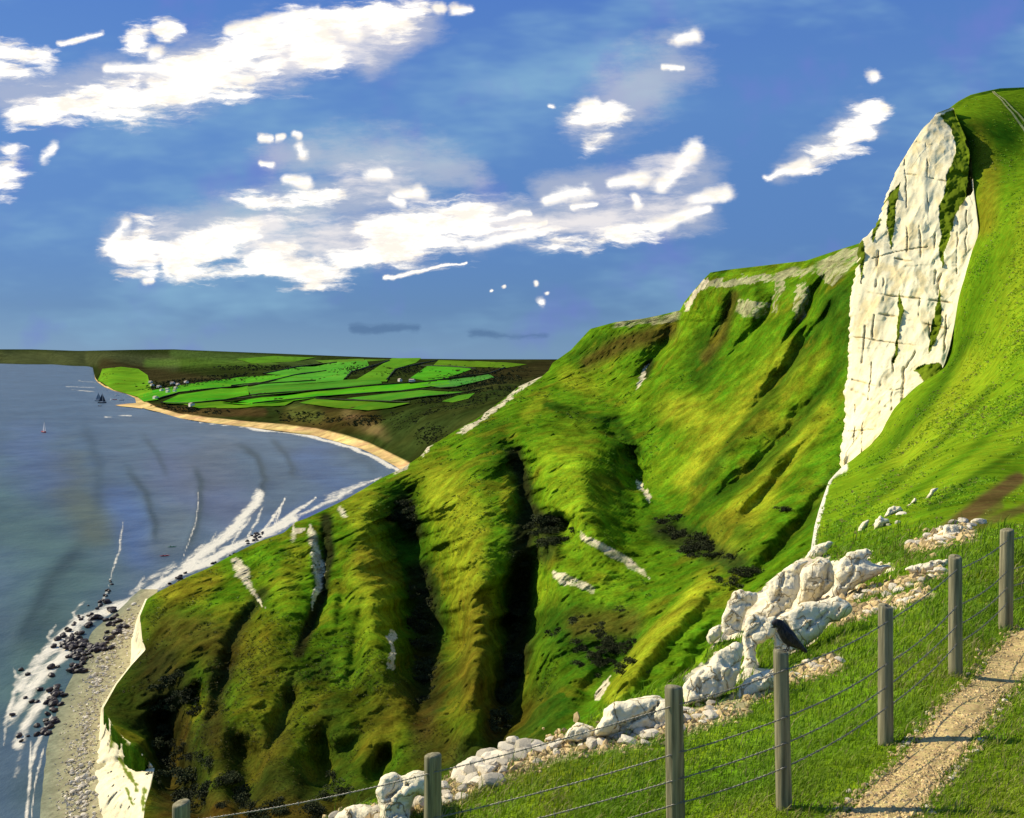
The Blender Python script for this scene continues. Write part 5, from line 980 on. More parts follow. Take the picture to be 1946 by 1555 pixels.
for fi in FR:
    pts = []
    att = []
    for i, (g, h_, r) in enumerate(posts):
        toc = np.array([-g[0] * .5, -g[1], 0.]); toc /= np.linalg.norm(toc)
        side = toc * (r + .006); att.append(g + side + np.array([0, 0, h_ * fi]))
    for a, b_ in zip(att[:-1], att[1:]):
        L = np.linalg.norm(b_ - a); t = np.linspace(0, 1, int(L / .012))[:-1]
        sag = -.022 * L / 1.5 * 4 * t * (1 - t) * (.6 + .8 * random.random()); q = a[None] * (1 - t)[:, None] + b_[None] * t[:, None]; q[:, 2] += sag; pts.append(q)
    pts = np.concatenate(pts + [att[-1][None]]); arc = np.r_[0, np.cumsum(np.linalg.norm(np.diff(pts, axis=0), axis=1))]
    mb = MB(); tdir = np.gradient(pts, axis=0); tdir /= np.linalg.norm(tdir, axis=1)[:, None]; a_ = np.cross(tdir, [0, 0, 1.]); a_ /= np.linalg.norm(a_, axis=1)[:, None]; b__ = np.cross(tdir, a_)
    for ph in (0, math.pi):
        w_ = arc * 2 * math.pi / .075 + ph; mb.tube(pts + .0042 * (np.cos(w_)[:, None] * a_ + np.sin(w_)[:, None] * b__), .0032, 5)
    for s0 in np.arange(.06, arc[-1], .125):
        j = int(np.searchsorted(arc, s0)); j = min(j, len(pts) - 2); c_ = pts[j]
        th = np.linspace(0, 4 * math.pi, 14); coil = c_[None] + .006 * (np.cos(th)[:, None] * a_[j] + np.sin(th)[:, None] * b__[j]) + tdir[j][None] * np.linspace(-.007, .007, 14)[:, None]; mb.tube(coil, .0018, 4)
        for sg in (1, -1):
            e = random.uniform(0, 6.28); dr = math.cos(e) * a_[j] + math.sin(e) * b__[j]; mb.tube(np.stack([c_ - dr * .021 + tdir[j] * sg * .005, c_, c_ + dr * .021 + tdir[j] * sg * .005]), np.array([.001, .0026, .001]), 4)
    mb.V = [q - fb for q in mb.V]; mb.build('wire', M_wire, fence)

# ------------------------------------------------------------------ crow on the fourth post
g, h_, r = posts[3]; topc = g + np.array([0, 0, h_]); px = g[1] / F
KC = lambda x, y: np.array([(1440 + x * .0836 - 1490) * px, 0., -(1160 + y * .0836 - 1238) * px])
prof = [((300, 410), 5, 4), ((345, 395), 18, 14), ((372, 388), 30, 26), ((390, 350), 92, 74), ((435, 335), 112, 94), ((490, 350), 112, 98), ((540, 400), 112, 100), ((590, 470), 135, 128), ((650, 560), 152, 150), ((710, 640), 158, 156), ((780, 700), 140, 140), ((850, 750), 112, 112), ((920, 800), 84, 84), ((980, 845), 64, 62), ((1040, 895), 50, 50), ((1090, 940), 40, 44), ((1120, 968), 14, 30)]
cpts = np.array([KC(*p) for p, a, b_ in prof]); ra = np.array([a for p, a, b_ in prof]) * .0836 * px * np.array([1, 1, 1.05] + [1.18] * 4 + [1.08] * 5 + [1.1] * 5); rb = np.array([b_ for p, a, b_ in prof]) * .0836 * px
t = np.linspace(0, len(prof) - 1, 70); cp = np.stack([np.interp(t, range(len(prof)), cpts[:, k]) for k in range(3)], -1); raa = np.interp(t, range(len(prof)), ra); rbb = np.interp(t, range(len(prof)), rb)
for _ in range(2): cp[1:-1] = (cp[:-2] + 2 * cp[1:-1] + cp[2:]) / 4
tg = np.gradient(cp, axis=0); tg /= np.linalg.norm(tg, axis=1)[:, None]; yv = np.array([0, 1., 0]); nv_ = np.cross(tg, yv); th = np.arange(24) * 2 * math.pi / 24
V = cp[:, None] + raa[:, None, None] * np.cos(th)[None, :, None] * nv_[:, None] + (rbb * .82)[:, None, None] * np.sin(th)[None, :, None] * yv
bm = bmesh.new(); rows = [[bm.verts.new(q) for q in row] for row in V]
for i in range(len(rows) - 1):
    for j in range(24): bm.faces.new((rows[i][j], rows[i][(j + 1) % 24], rows[i + 1][(j + 1) % 24], rows[i + 1][j]))
bm.faces.new(rows[0][::-1]); bm.faces.new(rows[-1])
def btube(pts, rad, n=8):
    V_, Q_ = tube_arrays(pts, rad, n); vs2 = [bm.verts.new(q) for q in V_]
    for q in Q_: bm.faces.new([vs2[i] for i in q])
    bm.faces.new(vs2[:n][::-1]); bm.faces.new(vs2[-n:])
for sy in (-1, 1):
    o_ = np.array([0, sy * .017, 0]); a0 = KC(700, 760) + o_; a1 = KC(690, 850) + o_; a2 = KC(660, 925) + o_
    btube([a0, a1, a2], [.013, .005, .0042]); a2 = a2 + np.array([0, 0, .001])
    for tx, ty in ((-.028, -.010), (-.032, 0), (-.026, .011), (.018, 0)):
        btube([a2, a2 + np.array([tx * .6, ty * .7, .001]), a2 + np.array([tx, ty, -.004])], [.004, .0036, .0016], 6)
    # folded wing lying along the side, with its flight feathers
    W0 = [KC(*q) for q in ((600, 470), (690, 580), (800, 690), (920, 790), (1040, 900))]; ww = [.020, .036, .034, .022, .006]; oy = [.034, .0415, .037, .0245, .010]
    for fz in (-1., -.35, .3, .9):
        btube([q + np.array([.3 * fz * w_, sy * o2, .55 * fz * w_]) for q, w_, o2 in zip(W0, ww, oy)], np.array([.007, .011, .010, .008, .003]) , 8)
me = bm_mesh('crow', bm, True); crow = bpy.data.objects.new('crow', me); C.objects.link(crow)
rm = crow.modifiers.new('r', 'REMESH'); rm.mode = 'VOXEL'; rm.voxel_size = .0018
sm = crow.modifiers.new('s', 'SMOOTH'); sm.iterations = 2; sm.factor = .5
dg = bpy.context.evaluated_depsgraph_get(); me2 = bpy.data.meshes.new_from_object(crow.evaluated_get(dg)); crow.modifiers.clear(); crow.data = me2
me2.polygons.foreach_set('use_smooth', np.ones(len(me2.polygons), bool))
m, nt, b = new_mat('crow_plumage'); v = objcoord(nt, (70, 70, 28), (0, .75, 0)); n1 = noise(nt, v, 1., 4, .6)
c = mixc(nt, 'MIX', (.006, .0055, .007), (.045, .034, .030), rng(nt, n1, .40, .66)); nt.links.new(c, b.inputs['Base Color']); b.inputs['Roughness'].default_value = .55; b.inputs['Specular IOR Level'].default_value = .25; bump(nt, b, n1, .5, .004)
me2.materials.clear(); me2.materials.append(m); crow.location = topc + np.array([0, 0, .004]); tag(crow, 'black crow perched on a fence post facing the sea', 'bird')
m_eye = simple_mat('crow_eye', (.01, .008, .006), .08, .05, 5., 0, .8)
for sy in (-1, 1):
    eb = bmesh.new(); bmesh.ops.create_uvsphere(eb, u_segments=12, v_segments=8, radius=.0042); link('eye', bm_mesh('eye', eb, True), m_eye, crow, KC(418, 325) + np.array([0, sy * .0275, 0]))

# ------------------------------------------------------------------ houses across the bay
M_wall = simple_mat('cream_render', (.78, .72, .58), .85, .08, .3, 0, .1, randomize=.08); M_roof = simple_mat('slate_roof', (.46, .36, .26), .8, .2, .3, 0, .1, randomize=.3); M_pane = simple_mat('dark_pane', (.03, .03, .035), .2, .1, 1., 0, .5)
HOUSES = [(286, 727, 8, 'whitewashed house highest on the left of the far village'), (289, 732.5, 9, 'whitewashed house stepping down the lane on the left of the village'), (302, 735.5, 9, 'broad white house at the middle of the far village'), (307, 742.5, 9, 'low white house above the harbour field'), (318, 741, 8, 'small white house second in the lower row'), (319, 745.5, 9, 'white house lowest of the far village'), (332, 744, 7, 'white cottage at the right of the lower row'), (334, 738.5, 8, 'pale flat looking house above the right cottage'),
    (328, 729, 9, 'long white house in the upper row against dark trees'), (338, 731.5, 8, 'white house right of the long one in the upper row'), (354, 727, 10, 'cream house apart on the far right of the village'), (760, 724, 9, 'white farmhouse between the hedges of the upper fields'), (783, 725, 11, 'long pale barn right of the farmhouse'), (364, 771, 14, 'long tan building on the bank above the sand'), (296, 757, 13, 'low pale boathouse by the harbour beach')]
for u, v, wpx, lab in HOUSES:
    w = far_point(np.array([u]), np.array([v + 1.5]), 3.2)[0]; k = w[1] / F; L = wpx * k * .95; D = L * .6; hh = max(2.2 * k, 4.); rz = random.uniform(-1.0, -.5)
    o = empty('house', w, rz); tag(o, lab, 'house', 'white houses across the bay' )
    mb = MB(); mb.box((0, 0, hh / 2 - 2), (L, D, hh + 4)); mb.build('wall', M_wall, o, False)
    rh = hh * .5; e_ = .4; V = np.array([[-L / 2 - e_, -D / 2 - e_, hh], [L / 2 + e_, -D / 2 - e_, hh], [L / 2 + e_, D / 2 + e_, hh], [-L / 2 - e_, D / 2 + e_, hh], [-L / 2 - e_, 0, hh + rh], [L / 2 + e_, 0, hh + rh]]) + np.array([0, 0, .02])
    me = bpy.data.meshes.new('roof'); me.from_pydata(V.tolist(), [], [(0, 1, 5, 4), (2, 3, 4, 5), (0, 4, 3), (1, 2, 5), (3, 2, 1, 0)]); rf = link('roof', me, M_roof, o)
    mb = MB(); mb.box((L * .3, 0, hh + rh), (L * .07, L * .07, rh * .9)); mb.build('chimney', M_wall, rf, False)
    for fx in (-.28, .28):
        mb = MB(); mb.box((L * fx, -D / 2 - .03, hh * .6), (L * .12, .1, hh * .3)); mb.build('window', M_pane, o, False)

# ------------------------------------------------------------------ boats
def hull(L, B, Hh):
    n, m_ = 15, 9; V = []
    for i in range(n):
        t = i / (n - 1); bw_ = B / 2 * (math.sin(math.pi * min(1, t * .62 + .36)) ** .7 if t < .98 else .03); x = (t - .5) * L; sheer = Hh * (1 + .35 * (2 * t - .8) ** 2)
        for j in range(m_):
            a = j / (m_ - 1) * math.pi; V.append((x, -math.cos(a) * bw_, sheer - math.sin(a) ** .6 * sheer * 1.25))
    F_ = [(i * m_ + j, i * m_ + j + 1, (i + 1) * m_ + j + 1, (i + 1) * m_ + j) for i in range(n - 1) for j in range(m_ - 1)]
    F_ += [(i * m_, (i + 1) * m_, (i + 1) * m_ + m_ - 1, i * m_ + m_ - 1) for i in range(n - 1)]; F_ += [tuple(range(m_)), tuple(reversed(range((n - 1) * m_, n * m_)))]
    me = bpy.data.meshes.new('hull'); me.from_pydata(V, [], F_); return me
def sail(Hh, W, bel, x0, z0):
    n = 9; V = []
    for i in range(n):
        for j in range(n):
            t, q = i / (n - 1), j / (n - 1); w_ = W * (1 - t) ** .85; V.append((x0 + q * w_, bel * math.sin(q * math.pi) * (1 - t) * W + .02, z0 + t * Hh))
    F_ = [(i * n + j, i * n + j + 1, (i + 1) * n + j + 1, (i + 1) * n + j) for i in range(n - 1) for j in range(n - 1)]
    me = bpy.data.meshes.new('sail'); me.from_pydata(V, [], F_); me.polygons.foreach_set('use_smooth', np.ones(len(F_), bool)); return me
bm_ = {k: simple_mat('boat_' + k, c, .4, .1, .5, 0, .4) for k, c in dict(red=(.55, .02, .02), white=(.8, .78, .74), dark=(.03, .03, .04), mast=(.35, .3, .24), deck=(.35, .25, .15), grey=(.25, .26, .28)).items()}
def boat(u, v, px_, hullc, sails, label, rz, mast=1.1, cabin=False):
    w = P(u, v, sea_d(v)); L = px_ * w[1] / F; o = empty('sailing_boat', w, rz); tag(o, label, 'boat')
    hm = link('hull', hull(L, L * .32, L * .10), bm_[hullc], o); mb = MB(); mb.box((0.02 * L, 0, L * .10), (L * .34, L * .16, L * .1)); mb.build('cabin', bm_['white'], o, False)
    mb = MB(); mb.tube([(0.05 * L, 0, 0), (.05 * L, 0, L * mast)], [.014 * L, .008 * L], 8); ms_ = mb.build('mast', bm_['mast'], o)
    mb = MB(); mb.tube([(.05 * L, 0, L * .2), (-.4 * L, 0, L * .19)], .009 * L, 6); mb.build('boom', bm_['mast'], o)
    if sails:
        link('mainsail', sail(L * mast * .75, -L * .42, .12, .04 * L, L * .21), bm_[sails[0]], o); link('jib', sail(L * mast * .65, L * .34, .12, .09 * L, L * .16), bm_[sails[-1]], o)
boat(84, 822, 19, 'red', ['white'], 'red sailing boat with a pale sail alone on the open sea', -.8, 1.2)
boat(218, 760, 8, 'red', None, 'red hulled boat moored in the small harbour', .4, .9)
boat(210.5, 761, 6.5, 'white', ['white'], 'little white sailing boat just left of the red harbour boat', -.9, 1.0)
boat(222, 752, 8, 'white', None, 'white boat with a bare mast near the harbour beach', .2, 1.1)
boat(231.5, 761, 9, 'grey', None, 'pale grey boat with a bare mast nearest the sand spit', -.1, .9)
boat(203, 743, 5, 'white', None, 'tiny white boat close under the point', .5, .6)
boat(194, 766, 15, 'dark', ['dark'], 'dark hulled boat with tall dark sails off the harbour mouth', .5, 1.3)
boat(187, 762, 12, 'grey', ['grey'], 'grey boat with pale grey sails beside the dark sailed one', .4, 1.4)
boat(190, 772, 9, 'dark', None, 'small dark boat without sails seaward of the dark sailed one', -.5, .5)

M_skin = simple_mat('skin', (.45, .28, .20), .6, .05, 5., 0, .2); M_jk = simple_mat('dark_jacket', (.02, .02, .025), .8, .1, 5., 0, .1); M_pale = simple_mat('pale_jacket', (.72, .66, .5), .8, .1, 5., 0, .1)
def kayak(u, v, px_, colm, label, rz, crew):
    w = P(u, v, sea_d(v)); L = px_ * w[1] / F; o = empty('kayak', w + np.array([0, 0, .05]), rz); tag(o, label, 'kayak')
    n = 21; V = []; m_ = 12
    for i in range(n):
        t = i / (n - 1); s_ = math.sin(math.pi * t) ** .6 + .02; x = (t - .5) * L
        for j in range(m_):
            a = j / m_ * 2 * math.pi; V.append((x, math.cos(a) * L * .075 * s_, .18 + L * .045 * math.sin(a) * s_ + .35 * (2 * t - 1) ** 4))
    F_ = [(i * m_ + j, i * m_ + (j + 1) % m_, (i + 1) * m_ + (j + 1) % m_, (i + 1) * m_ + j) for i in range(n - 1) for j in range(m_)] + [tuple(range(m_))[::-1], tuple(range((n - 1) * m_, n * m_))]
    me = bpy.data.meshes.new('hull'); me.from_pydata(V, [], F_); me.polygons.foreach_set('use_smooth', np.ones(len(F_), bool)); link('hull', me, colm, o)
    for k, x in enumerate((-.16, .16)):
        mb = MB(); th = np.linspace(0, 2 * math.pi, 18); mb.tube(np.stack([x * L + .55 * np.cos(th), .3 * np.sin(th), th * 0 + .18 + L * .046], -1), .05, 6); mb.build('cockpit_rim', bm_['dark'], o)
    for k, (x, jk, lab) in enumerate(crew):
        c_ = Matrix.Rotation(rz, 3, 'Z') @ Vector((x * L, 0, 0)); pl = Vector(w) + c_ + Vector((0, 0, .3 + L * .03))
        bm = bmesh.new(); vl = [bm.verts.new(q) for q in [(0, 0, .0), (.02, 0, .28), (.0, 0, .52), (0, 0, .62), (0.02, 0, .78), (0, .2, .50), (.22, .30, .30), (.45, .22, .40), (0, -.2, .50), (.22, -.30, .34), (.45, -.22, .46), (.35, .1, .05), (.35, -.1, .05)]]
        for a, b_ in ((0, 1), (1, 2), (2, 3), (3, 4), (2, 5), (5, 6), (6, 7), (2, 8), (8, 9), (9, 10), (0, 11), (0, 12)): bm.edges.new((vl[a], vl[b_]))
        me = bm_mesh('person', bm); pr = bpy.data.objects.new('person', me); C.objects.link(pr); me.materials.append(jk); pr.location = pl; pr.rotation_euler.z = rz
        sk = pr.modifiers.new('skin', 'SKIN'); rad = [.17, .16, .15, .06, .11, .08, .055, .045, .08, .055, .045, .08, .08]
        for i, r_ in enumerate(rad): me.skin_vertices[0].data[i].radius = (r_, r_)
        me.skin_vertices[0].data[0].use_root = True
        sb_ = pr.modifiers.new('sub', 'SUBSURF'); sb_.levels = 1; sb_.render_levels = 1; tag(pr, lab, 'person')
        hb_ = bmesh.new(); bmesh.ops.create_uvsphere(hb_, u_segments=12, v_segments=8, radius=.13); link('hair', bm_mesh('hair', hb_, True), bm_['dark'], pr, (0, 0, .84))
        pp = empty('paddle', pl + Matrix.Rotation(rz, 3, 'Z') @ Vector((.47, 0, .43)), rz + .25); tag(pp, 'double bladed paddle held by ' + lab, 'paddle')
        mb = MB(); mb.tube([(0, -1.05, -.12), (0, 1.05, .14)], .02, 6); mb.build('shaft', bm_['mast'], pp)
        for sg in (-1, 1):
            mb = MB(); mb.tube([(0, sg * 1.0, sg * .13), (0, sg * 1.2, sg * .155), (0, sg * 1.42, sg * .18)], [.03, .09, .04], 8); mb.build('blade', colm, pp)
kayak(313, 1057, 19, bm_['red'], 'red double kayak with two paddlers close inshore', .35, [(-.16, M_jk, 'the rear paddler in black in the red kayak'), (.16, M_pale, 'the front paddler in a pale top in the red kayak')])
kayak(327, 1040, 17, simple_mat('boat_green', (.03, .22, .09), .4, .1, .5, 0, .4), 'green kayak just seaward of the red kayak', .3, [(-.16, M_jk, 'the lone paddler in black in the green kayak')])

# ------------------------------------------------------------------ sky
SUN_EL, SUN_AZ = math.radians(36), math.radians(-65)      # azimuth from +Y, negative to the left (over the sea)
W = bpy.data.worlds.new('World'); sc.world = W; W.use_nodes = True; nt = W.node_tree; nt.nodes.clear()
out = N(nt, 'ShaderNodeOutputWorld'); bg = N(nt, 'ShaderNodeBackground'); nt.links.new(bg.outputs[0], out.inputs[0]); bg.inputs[1].default_value = .088
sky = N(nt, 'ShaderNodeTexSky'); sky.sky_type = 'NISHITA'; sky.sun_disc = False; sky.sun_elevation = SUN_EL; sky.sun_rotation = SUN_AZ; sky.altitude = 100; sky.air_density = 1.; sky.dust_density = .2; sky.ozone_density = 2.5
tc = N(nt, 'ShaderNodeTexCoord'); sx = N(nt, 'ShaderNodeSeparateXYZ'); nt.links.new(tc.outputs['Generated'], sx.inputs[0])
yy = math_(nt, 'MAXIMUM', sx.outputs[1], .05)
px_ = math_(nt, 'MULTIPLY_ADD', math_(nt, 'DIVIDE', sx.outputs[0], yy), F, U0); pz = math_(nt, 'MULTIPLY_ADD', math_(nt, 'DIVIDE', sx.outputs[2], yy), -F, V0)
cb = N(nt, 'ShaderNodeCombineXYZ'); nt.links.new(px_, cb.inputs[0]); nt.links.new(pz, cb.inputs[1])
# streaky distortion so no cloud has a drawn outline
mp = N(nt, 'ShaderNodeMapping'); mp.inputs['Rotation'].default_value = (0, 0, math.radians(16)); mp.inputs['Scale'].default_value = (.35, 1, 1); nt.links.new(cb.outputs[0], mp.inputs[0])
def wn(scale, det, rough, vec=None, col=False):
    n = N(nt, 'ShaderNodeTexNoise'); n.inputs['Scale'].default_value = scale; n.inputs['Detail'].default_value = det; n.inputs['Roughness'].default_value = rough
    nt.links.new(vec if vec is not None else cb.outputs[0], n.inputs['Vector']); return n.outputs['Color' if col else 'Fac']
ds = N(nt, 'ShaderNodeVectorMath', operation='SUBTRACT'); nt.links.new(wn(.011, 5, .6, None, True), ds.inputs[0]); ds.inputs[1].default_value = (.5, .5, .5)
dm = N(nt, 'ShaderNodeVectorMath', operation='MULTIPLY'); nt.links.new(ds.outputs[0], dm.inputs[0]); dm.inputs[1].default_value = (46, 30, 0)
wp = N(nt, 'ShaderNodeVectorMath', operation='ADD'); nt.links.new(cb.outputs[0], wp.inputs[0]); nt.links.new(dm.outputs[0], wp.inputs[1])
mp2 = N(nt, 'ShaderNodeMapping'); mp2.inputs['Rotation'].default_value = (0, 0, math.radians(17)); mp2.inputs['Scale'].default_value = (.28, 1.25, 1); nt.links.new(wp.outputs[0], mp2.inputs[0])
def strokes(lst, px=False):
    acc = None
    for u1, v1, u2, v2, r1, r2 in lst:
        a = Vector((u1, v1, 0)); dl = Vector((u2 - u1, v2 - v1, 0)); L2 = max(dl.length_squared, 1e-3)
        s1 = N(nt, 'ShaderNodeVectorMath', operation='SUBTRACT'); nt.links.new(wp.outputs[0], s1.inputs[0]); s1.inputs[1].default_value = a
        dt = N(nt, 'ShaderNodeVectorMath', operation='DOT_PRODUCT'); nt.links.new(s1.outputs[0], dt.inputs[0]); dt.inputs[1].default_value = dl / L2
        t = math_(nt, 'MINIMUM', math_(nt, 'MAXIMUM', dt.outputs['Value'], 0.), 1.)
        sc_ = N(nt, 'ShaderNodeVectorMath', operation='SCALE'); sc_.inputs[0].default_value = dl; nt.links.new(t, sc_.inputs[3])
        ds_ = N(nt, 'ShaderNodeVectorMath', operation='DISTANCE'); nt.links.new(s1.outputs[0], ds_.inputs[0]); nt.links.new(sc_.outputs[0], ds_.inputs[1])
        rad_ = math_(nt, 'MULTIPLY_ADD', t, r2 - r1, r1); q = math_(nt, 'SUBTRACT' if px else 'DIVIDE', ds_.outputs['Value'], rad_)
        acc = q if acc is None else math_(nt, 'SMOOTH_MIN', acc, q, 8. if px else .22)
    return acc
CORE = [(35, 225, 160, 212, 16, 20), (160, 210, 300, 185, 20, 24), (300, 180, 470, 165, 26, 16), (90, 195, 250, 160, 12, 16), (210, 130, 330, 128, 7, 12), (330, 130, 460, 100, 22, 42), (460, 100, 560, 50, 40, 34), (440, 60, 600, 20, 10, 9), (590, 85, 600, 95, 44, 40), (505, 125, 520, 128, 22, 20), (560, 50, 700, 30, 18, 22), (720, 30, 760, 40, 34, 30), (740, 20, 800, 25, 18, 12), (300, 165, 480, 150, 8, 6),
    (10, 100, 80, 110, 16, 16), (0, 130, 40, 130, 22, 12), (115, 82, 190, 66, 4, 5), (260, 80, 265, 78, 18, 16), (320, 64, 324, 62, 16, 13), (292, 102, 300, 100, 12, 10), (668, 64, 670, 66, 12, 12), (830, 16, 840, 16, 7, 7), (866, 20, 890, 18, 8, 7),
    (5, 330, 25, 305, 26, 20), (85, 298, 105, 284, 9, 8),
    (225, 480, 275, 450, 22, 30), (235, 500, 280, 505, 20, 18), (275, 535, 285, 532, 6, 6), (340, 490, 430, 455, 42, 32), (430, 455, 480, 435, 20, 12), (325, 515, 480, 520, 16, 14), (480, 505, 560, 470, 14, 8), (525, 515, 590, 520, 12, 26), (590, 520, 670, 530, 24, 6),
    (480, 388, 560, 392, 8, 18), (560, 385, 635, 370, 18, 14), (540, 340, 580, 345, 7, 10), (490, 312, 515, 314, 5, 5), (570, 282, 576, 290, 8, 8), (490, 262, 510, 264, 5, 5), (525, 262, 535, 262, 5, 5), (560, 258, 566, 260, 5, 5),
    (640, 495, 760, 478, 10, 20), (690, 445, 820, 430, 18, 36), (780, 430, 900, 418, 32, 26), (720, 480, 900, 462, 22, 18), (900, 462, 1010, 440, 10, 8), (1010, 440, 1060, 450, 8, 16), (1060, 455, 1140, 468, 14, 8), (1110, 466, 1240, 435, 10, 14), (1240, 435, 1345, 400, 12, 9), (900, 420, 1010, 405, 5, 4), (905, 440, 1040, 420, 4, 3),
    (760, 370, 800, 362, 7, 10), (700, 330, 740, 328, 9, 8), (745, 380, 765, 385, 7, 8), (1045, 380, 1110, 362, 10, 11), (1160, 352, 1220, 338, 9, 12), (1255, 355, 1285, 320, 12, 12), (1285, 320, 1325, 280, 12, 12), (1325, 380, 1380, 368, 10, 13), (1205, 376, 1212, 390, 6, 8), (1090, 395, 1130, 388, 4, 4),
    (1090, 215, 1160, 210, 10, 16), (1110, 205, 1130, 200, 12, 10), (1118, 270, 1145, 262, 18, 15), (1285, 75, 1320, 68, 9, 10), (1262, 128, 1300, 126, 4, 4), (1656, 143, 1657, 148, 9, 9), (1045, 203, 1047, 204, 4, 4),
    (1455, 335, 1530, 312, 4, 10), (1530, 310, 1620, 265, 12, 24), (1620, 265, 1665, 208, 26, 18), (730, 527, 810, 512, 3, 3), (810, 512, 890, 500, 3, 2), (1030, 576, 1031, 576, 7, 7), (1020, 534, 1021, 536, 4, 4), (1043, 555, 1044, 555, 3, 3), (935, 550, 936, 550, 2.5, 2.5), (960, 545, 961, 545, 2.5, 2.5), (205, 475, 240, 430, 8, 10)]
VEIL = [(20, 180, 230, 150, 50, 50), (230, 170, 520, 110, 60, 70), (500, 100, 800, 40, 60, 50), (800, 60, 700, 120, 30, 30), (240, 460, 480, 420, 50, 60), (480, 420, 760, 350, 60, 70), (560, 460, 900, 420, 60, 60), (900, 430, 1320, 400, 40, 46), (1050, 360, 1330, 340, 40, 50), (1480, 330, 1640, 230, 24, 40), (640, 300, 900, 330, 60, 40), (1120, 240, 1280, 120, 60, 70), (520, 300, 600, 290, 40, 40)]
BRIDGE = [(60, 215, 300, 180, 16, 22), (300, 170, 560, 110, 30, 40), (540, 90, 760, 40, 40, 36), (240, 470, 330, 440, 20, 14), (330, 470, 520, 430, 30, 24), (470, 470, 640, 450, 18, 22), (600, 470, 760, 440, 14, 26), (560, 400, 640, 430, 12, 10), (880, 425, 1040, 420, 22, 14), (1040, 430, 1160, 420, 26, 26), (1140, 430, 1330, 395, 18, 14), (660, 340, 800, 370, 10, 10), (1230, 330, 1300, 320, 10, 10), (1090, 240, 1140, 220, 8, 8)]
big = [c for c in CORE if max(c[4], c[5]) >= 14]; small = [c for c in CORE if max(c[4], c[5]) < 14]
dbig = strokes(big, True); dcore = strokes(small); dbr = strokes(BRIDGE, True); dveil = strokes(VEIL)
nf = wn(.028, 10, .68, mp.outputs[0]); nb = wn(.012, 9, .68, mp.outputs[0]); nr = wn(.018, 10, .66, mp2.outputs[0])
nr_ = math_(nt, 'SUBTRACT', nr, .5)
front = rng(nt, sx.outputs[1], .15, .35)
core = rng(nt, math_(nt, 'ADD', dcore, math_(nt, 'MULTIPLY', math_(nt, 'SUBTRACT', nf, .5), 4.6)), 2.1, .1)
cbig = rng(nt, math_(nt, 'ADD', dbig, math_(nt, 'MULTIPLY', nr_, 150.)), 15., -16.)
core = math_(nt, 'MAXIMUM', core, cbig)
brg = math_(nt, 'MULTIPLY', rng(nt, math_(nt, 'ADD', dbr, math_(nt, 'MULTIPLY', nr_, 210.)), 30., -34.), .8)
veil = math_(nt, 'MULTIPLY', rng(nt, math_(nt, 'ADD', dveil, math_(nt, 'MULTIPLY', math_(nt, 'SUBTRACT', nb, .5), 3.2)), 1.35, .1), .45)
core = math_(nt, 'MULTIPLY', math_(nt, 'POWER', core, 1.3), front); brg = math_(nt, 'MULTIPLY', brg, front); veil = math_(nt, 'MULTIPLY', veil, front)
# sky colour: physical sky deepened, broken by faint mottled vapour
lowf = wn(.0032, 5, .6, mp.outputs[0]); lowp = wn(.0045, 4, .55)
skyc = mixc(nt, 'MULTIPLY', sky.outputs[0], (.50, .66, .92), 1.)
elev = rng(nt, sx.outputs[2], -.02, .42, 0, 1, False)
ramp = N(nt, 'ShaderNodeValToRGB'); nt.links.new(elev, ramp.inputs[0]); cr = ramp.color_ramp; cr.elements[0].position = 0; cr.elements[0].color = (1.3, 2.7, 4.5, 1); cr.elements[1].position = 1; cr.elements[1].color = (.72, 1.8, 5.4, 1)
for ps, c in ((.07, (1.2, 2.4, 4.3, 1)), (.17, (.80, 1.75, 3.7, 1)), (.35, (.85, 1.95, 4.5, 1)), (.65, (1.0, 2.3, 5.2, 1))): e = cr.elements.new(ps); e.color = c
skyc = mixc(nt, 'MIX', skyc, ramp.outputs[0], .8)
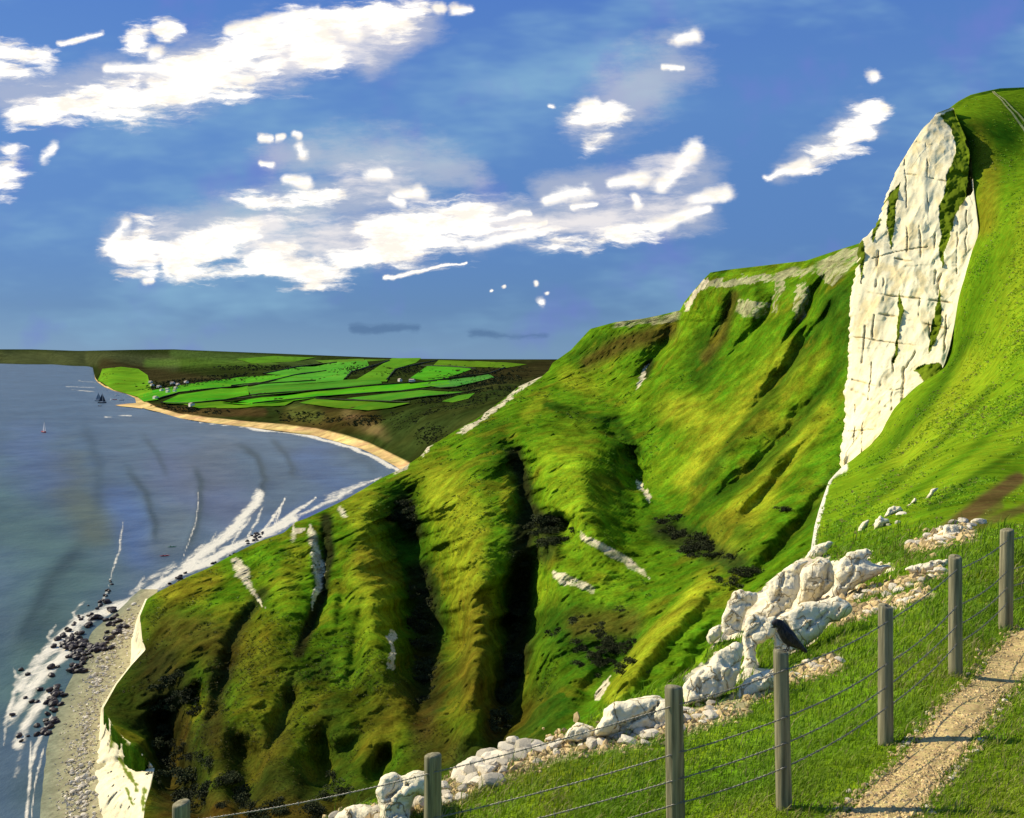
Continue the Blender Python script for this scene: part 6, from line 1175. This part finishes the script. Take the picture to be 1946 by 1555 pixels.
skyc = mixc(nt, 'MIX', skyc, (2.4, 4.4, 6.0), rng(nt, lowf, .44, .66, 0, .75)); skyc = mixc(nt, 'MIX', skyc, (1.5, 1.9, 5.6), rng(nt, lowp, .52, .72, 0, .55))
skyc = mixc(nt, 'MIX', skyc, (.75, 1.5, 2.9), math_(nt, 'MULTIPLY', rng(nt, math_(nt, 'ADD', strokes([(675, 624, 790, 629, 6, 5), (900, 632, 1040, 640, 6, 3)], True), math_(nt, 'MULTIPLY', nr_, 40.)), 6., -6.), .7)); skyc = mixc(nt, 'MIX', skyc, (6.0, 5.9, 6.1), veil); skyc = mixc(nt, 'MIX', skyc, (8.6, 8.1, 7.9), brg); skyc = mixc(nt, 'MIX', skyc, mixc(nt, 'MIX', (9.2, 8.5, 7.6), (13., 12.2, 10.8), rng(nt, nf, .38, .56)), core)
nt.links.new(skyc, bg.inputs[0])

sl = bpy.data.lights.new('sun', 'SUN'); sl.energy = 4.9; sl.angle = math.radians(.53); sl.color = (1., .91, .72); so = bpy.data.objects.new('sun', sl); C.objects.link(so)
to_sun = Vector((math.sin(SUN_AZ) * math.cos(SUN_EL), math.cos(SUN_AZ) * math.cos(SUN_EL), math.sin(SUN_EL))); so.rotation_euler = to_sun.to_track_quat('Z', 'Y').to_euler(); so.location = (-50, 20, 300)

cam = bpy.data.cameras.new('camera'); co = bpy.data.objects.new('camera', cam); C.objects.link(co); co.location = (0, 0, H); co.rotation_euler = (math.radians(90), 0, 0)
cam.sensor_width = 36; cam.sensor_fit = 'HORIZONTAL'; cam.lens = 36 * F / 1946; cam.shift_y = -(777.5 - V0) / 1946; cam.clip_start = .05; cam.clip_end = 120000; sc.camera = co
sc.view_settings.view_transform = 'Standard'; sc.view_settings.look = 'None'; sc.view_settings.exposure = .35; sc.view_settings.gamma = 1
sc.render.engine = 'CYCLES'; sc.cycles.max_bounces = 5; sc.cycles.diffuse_bounces = 2; sc.cycles.use_denoising = True; sc.cycles.sample_clamp_indirect = 4
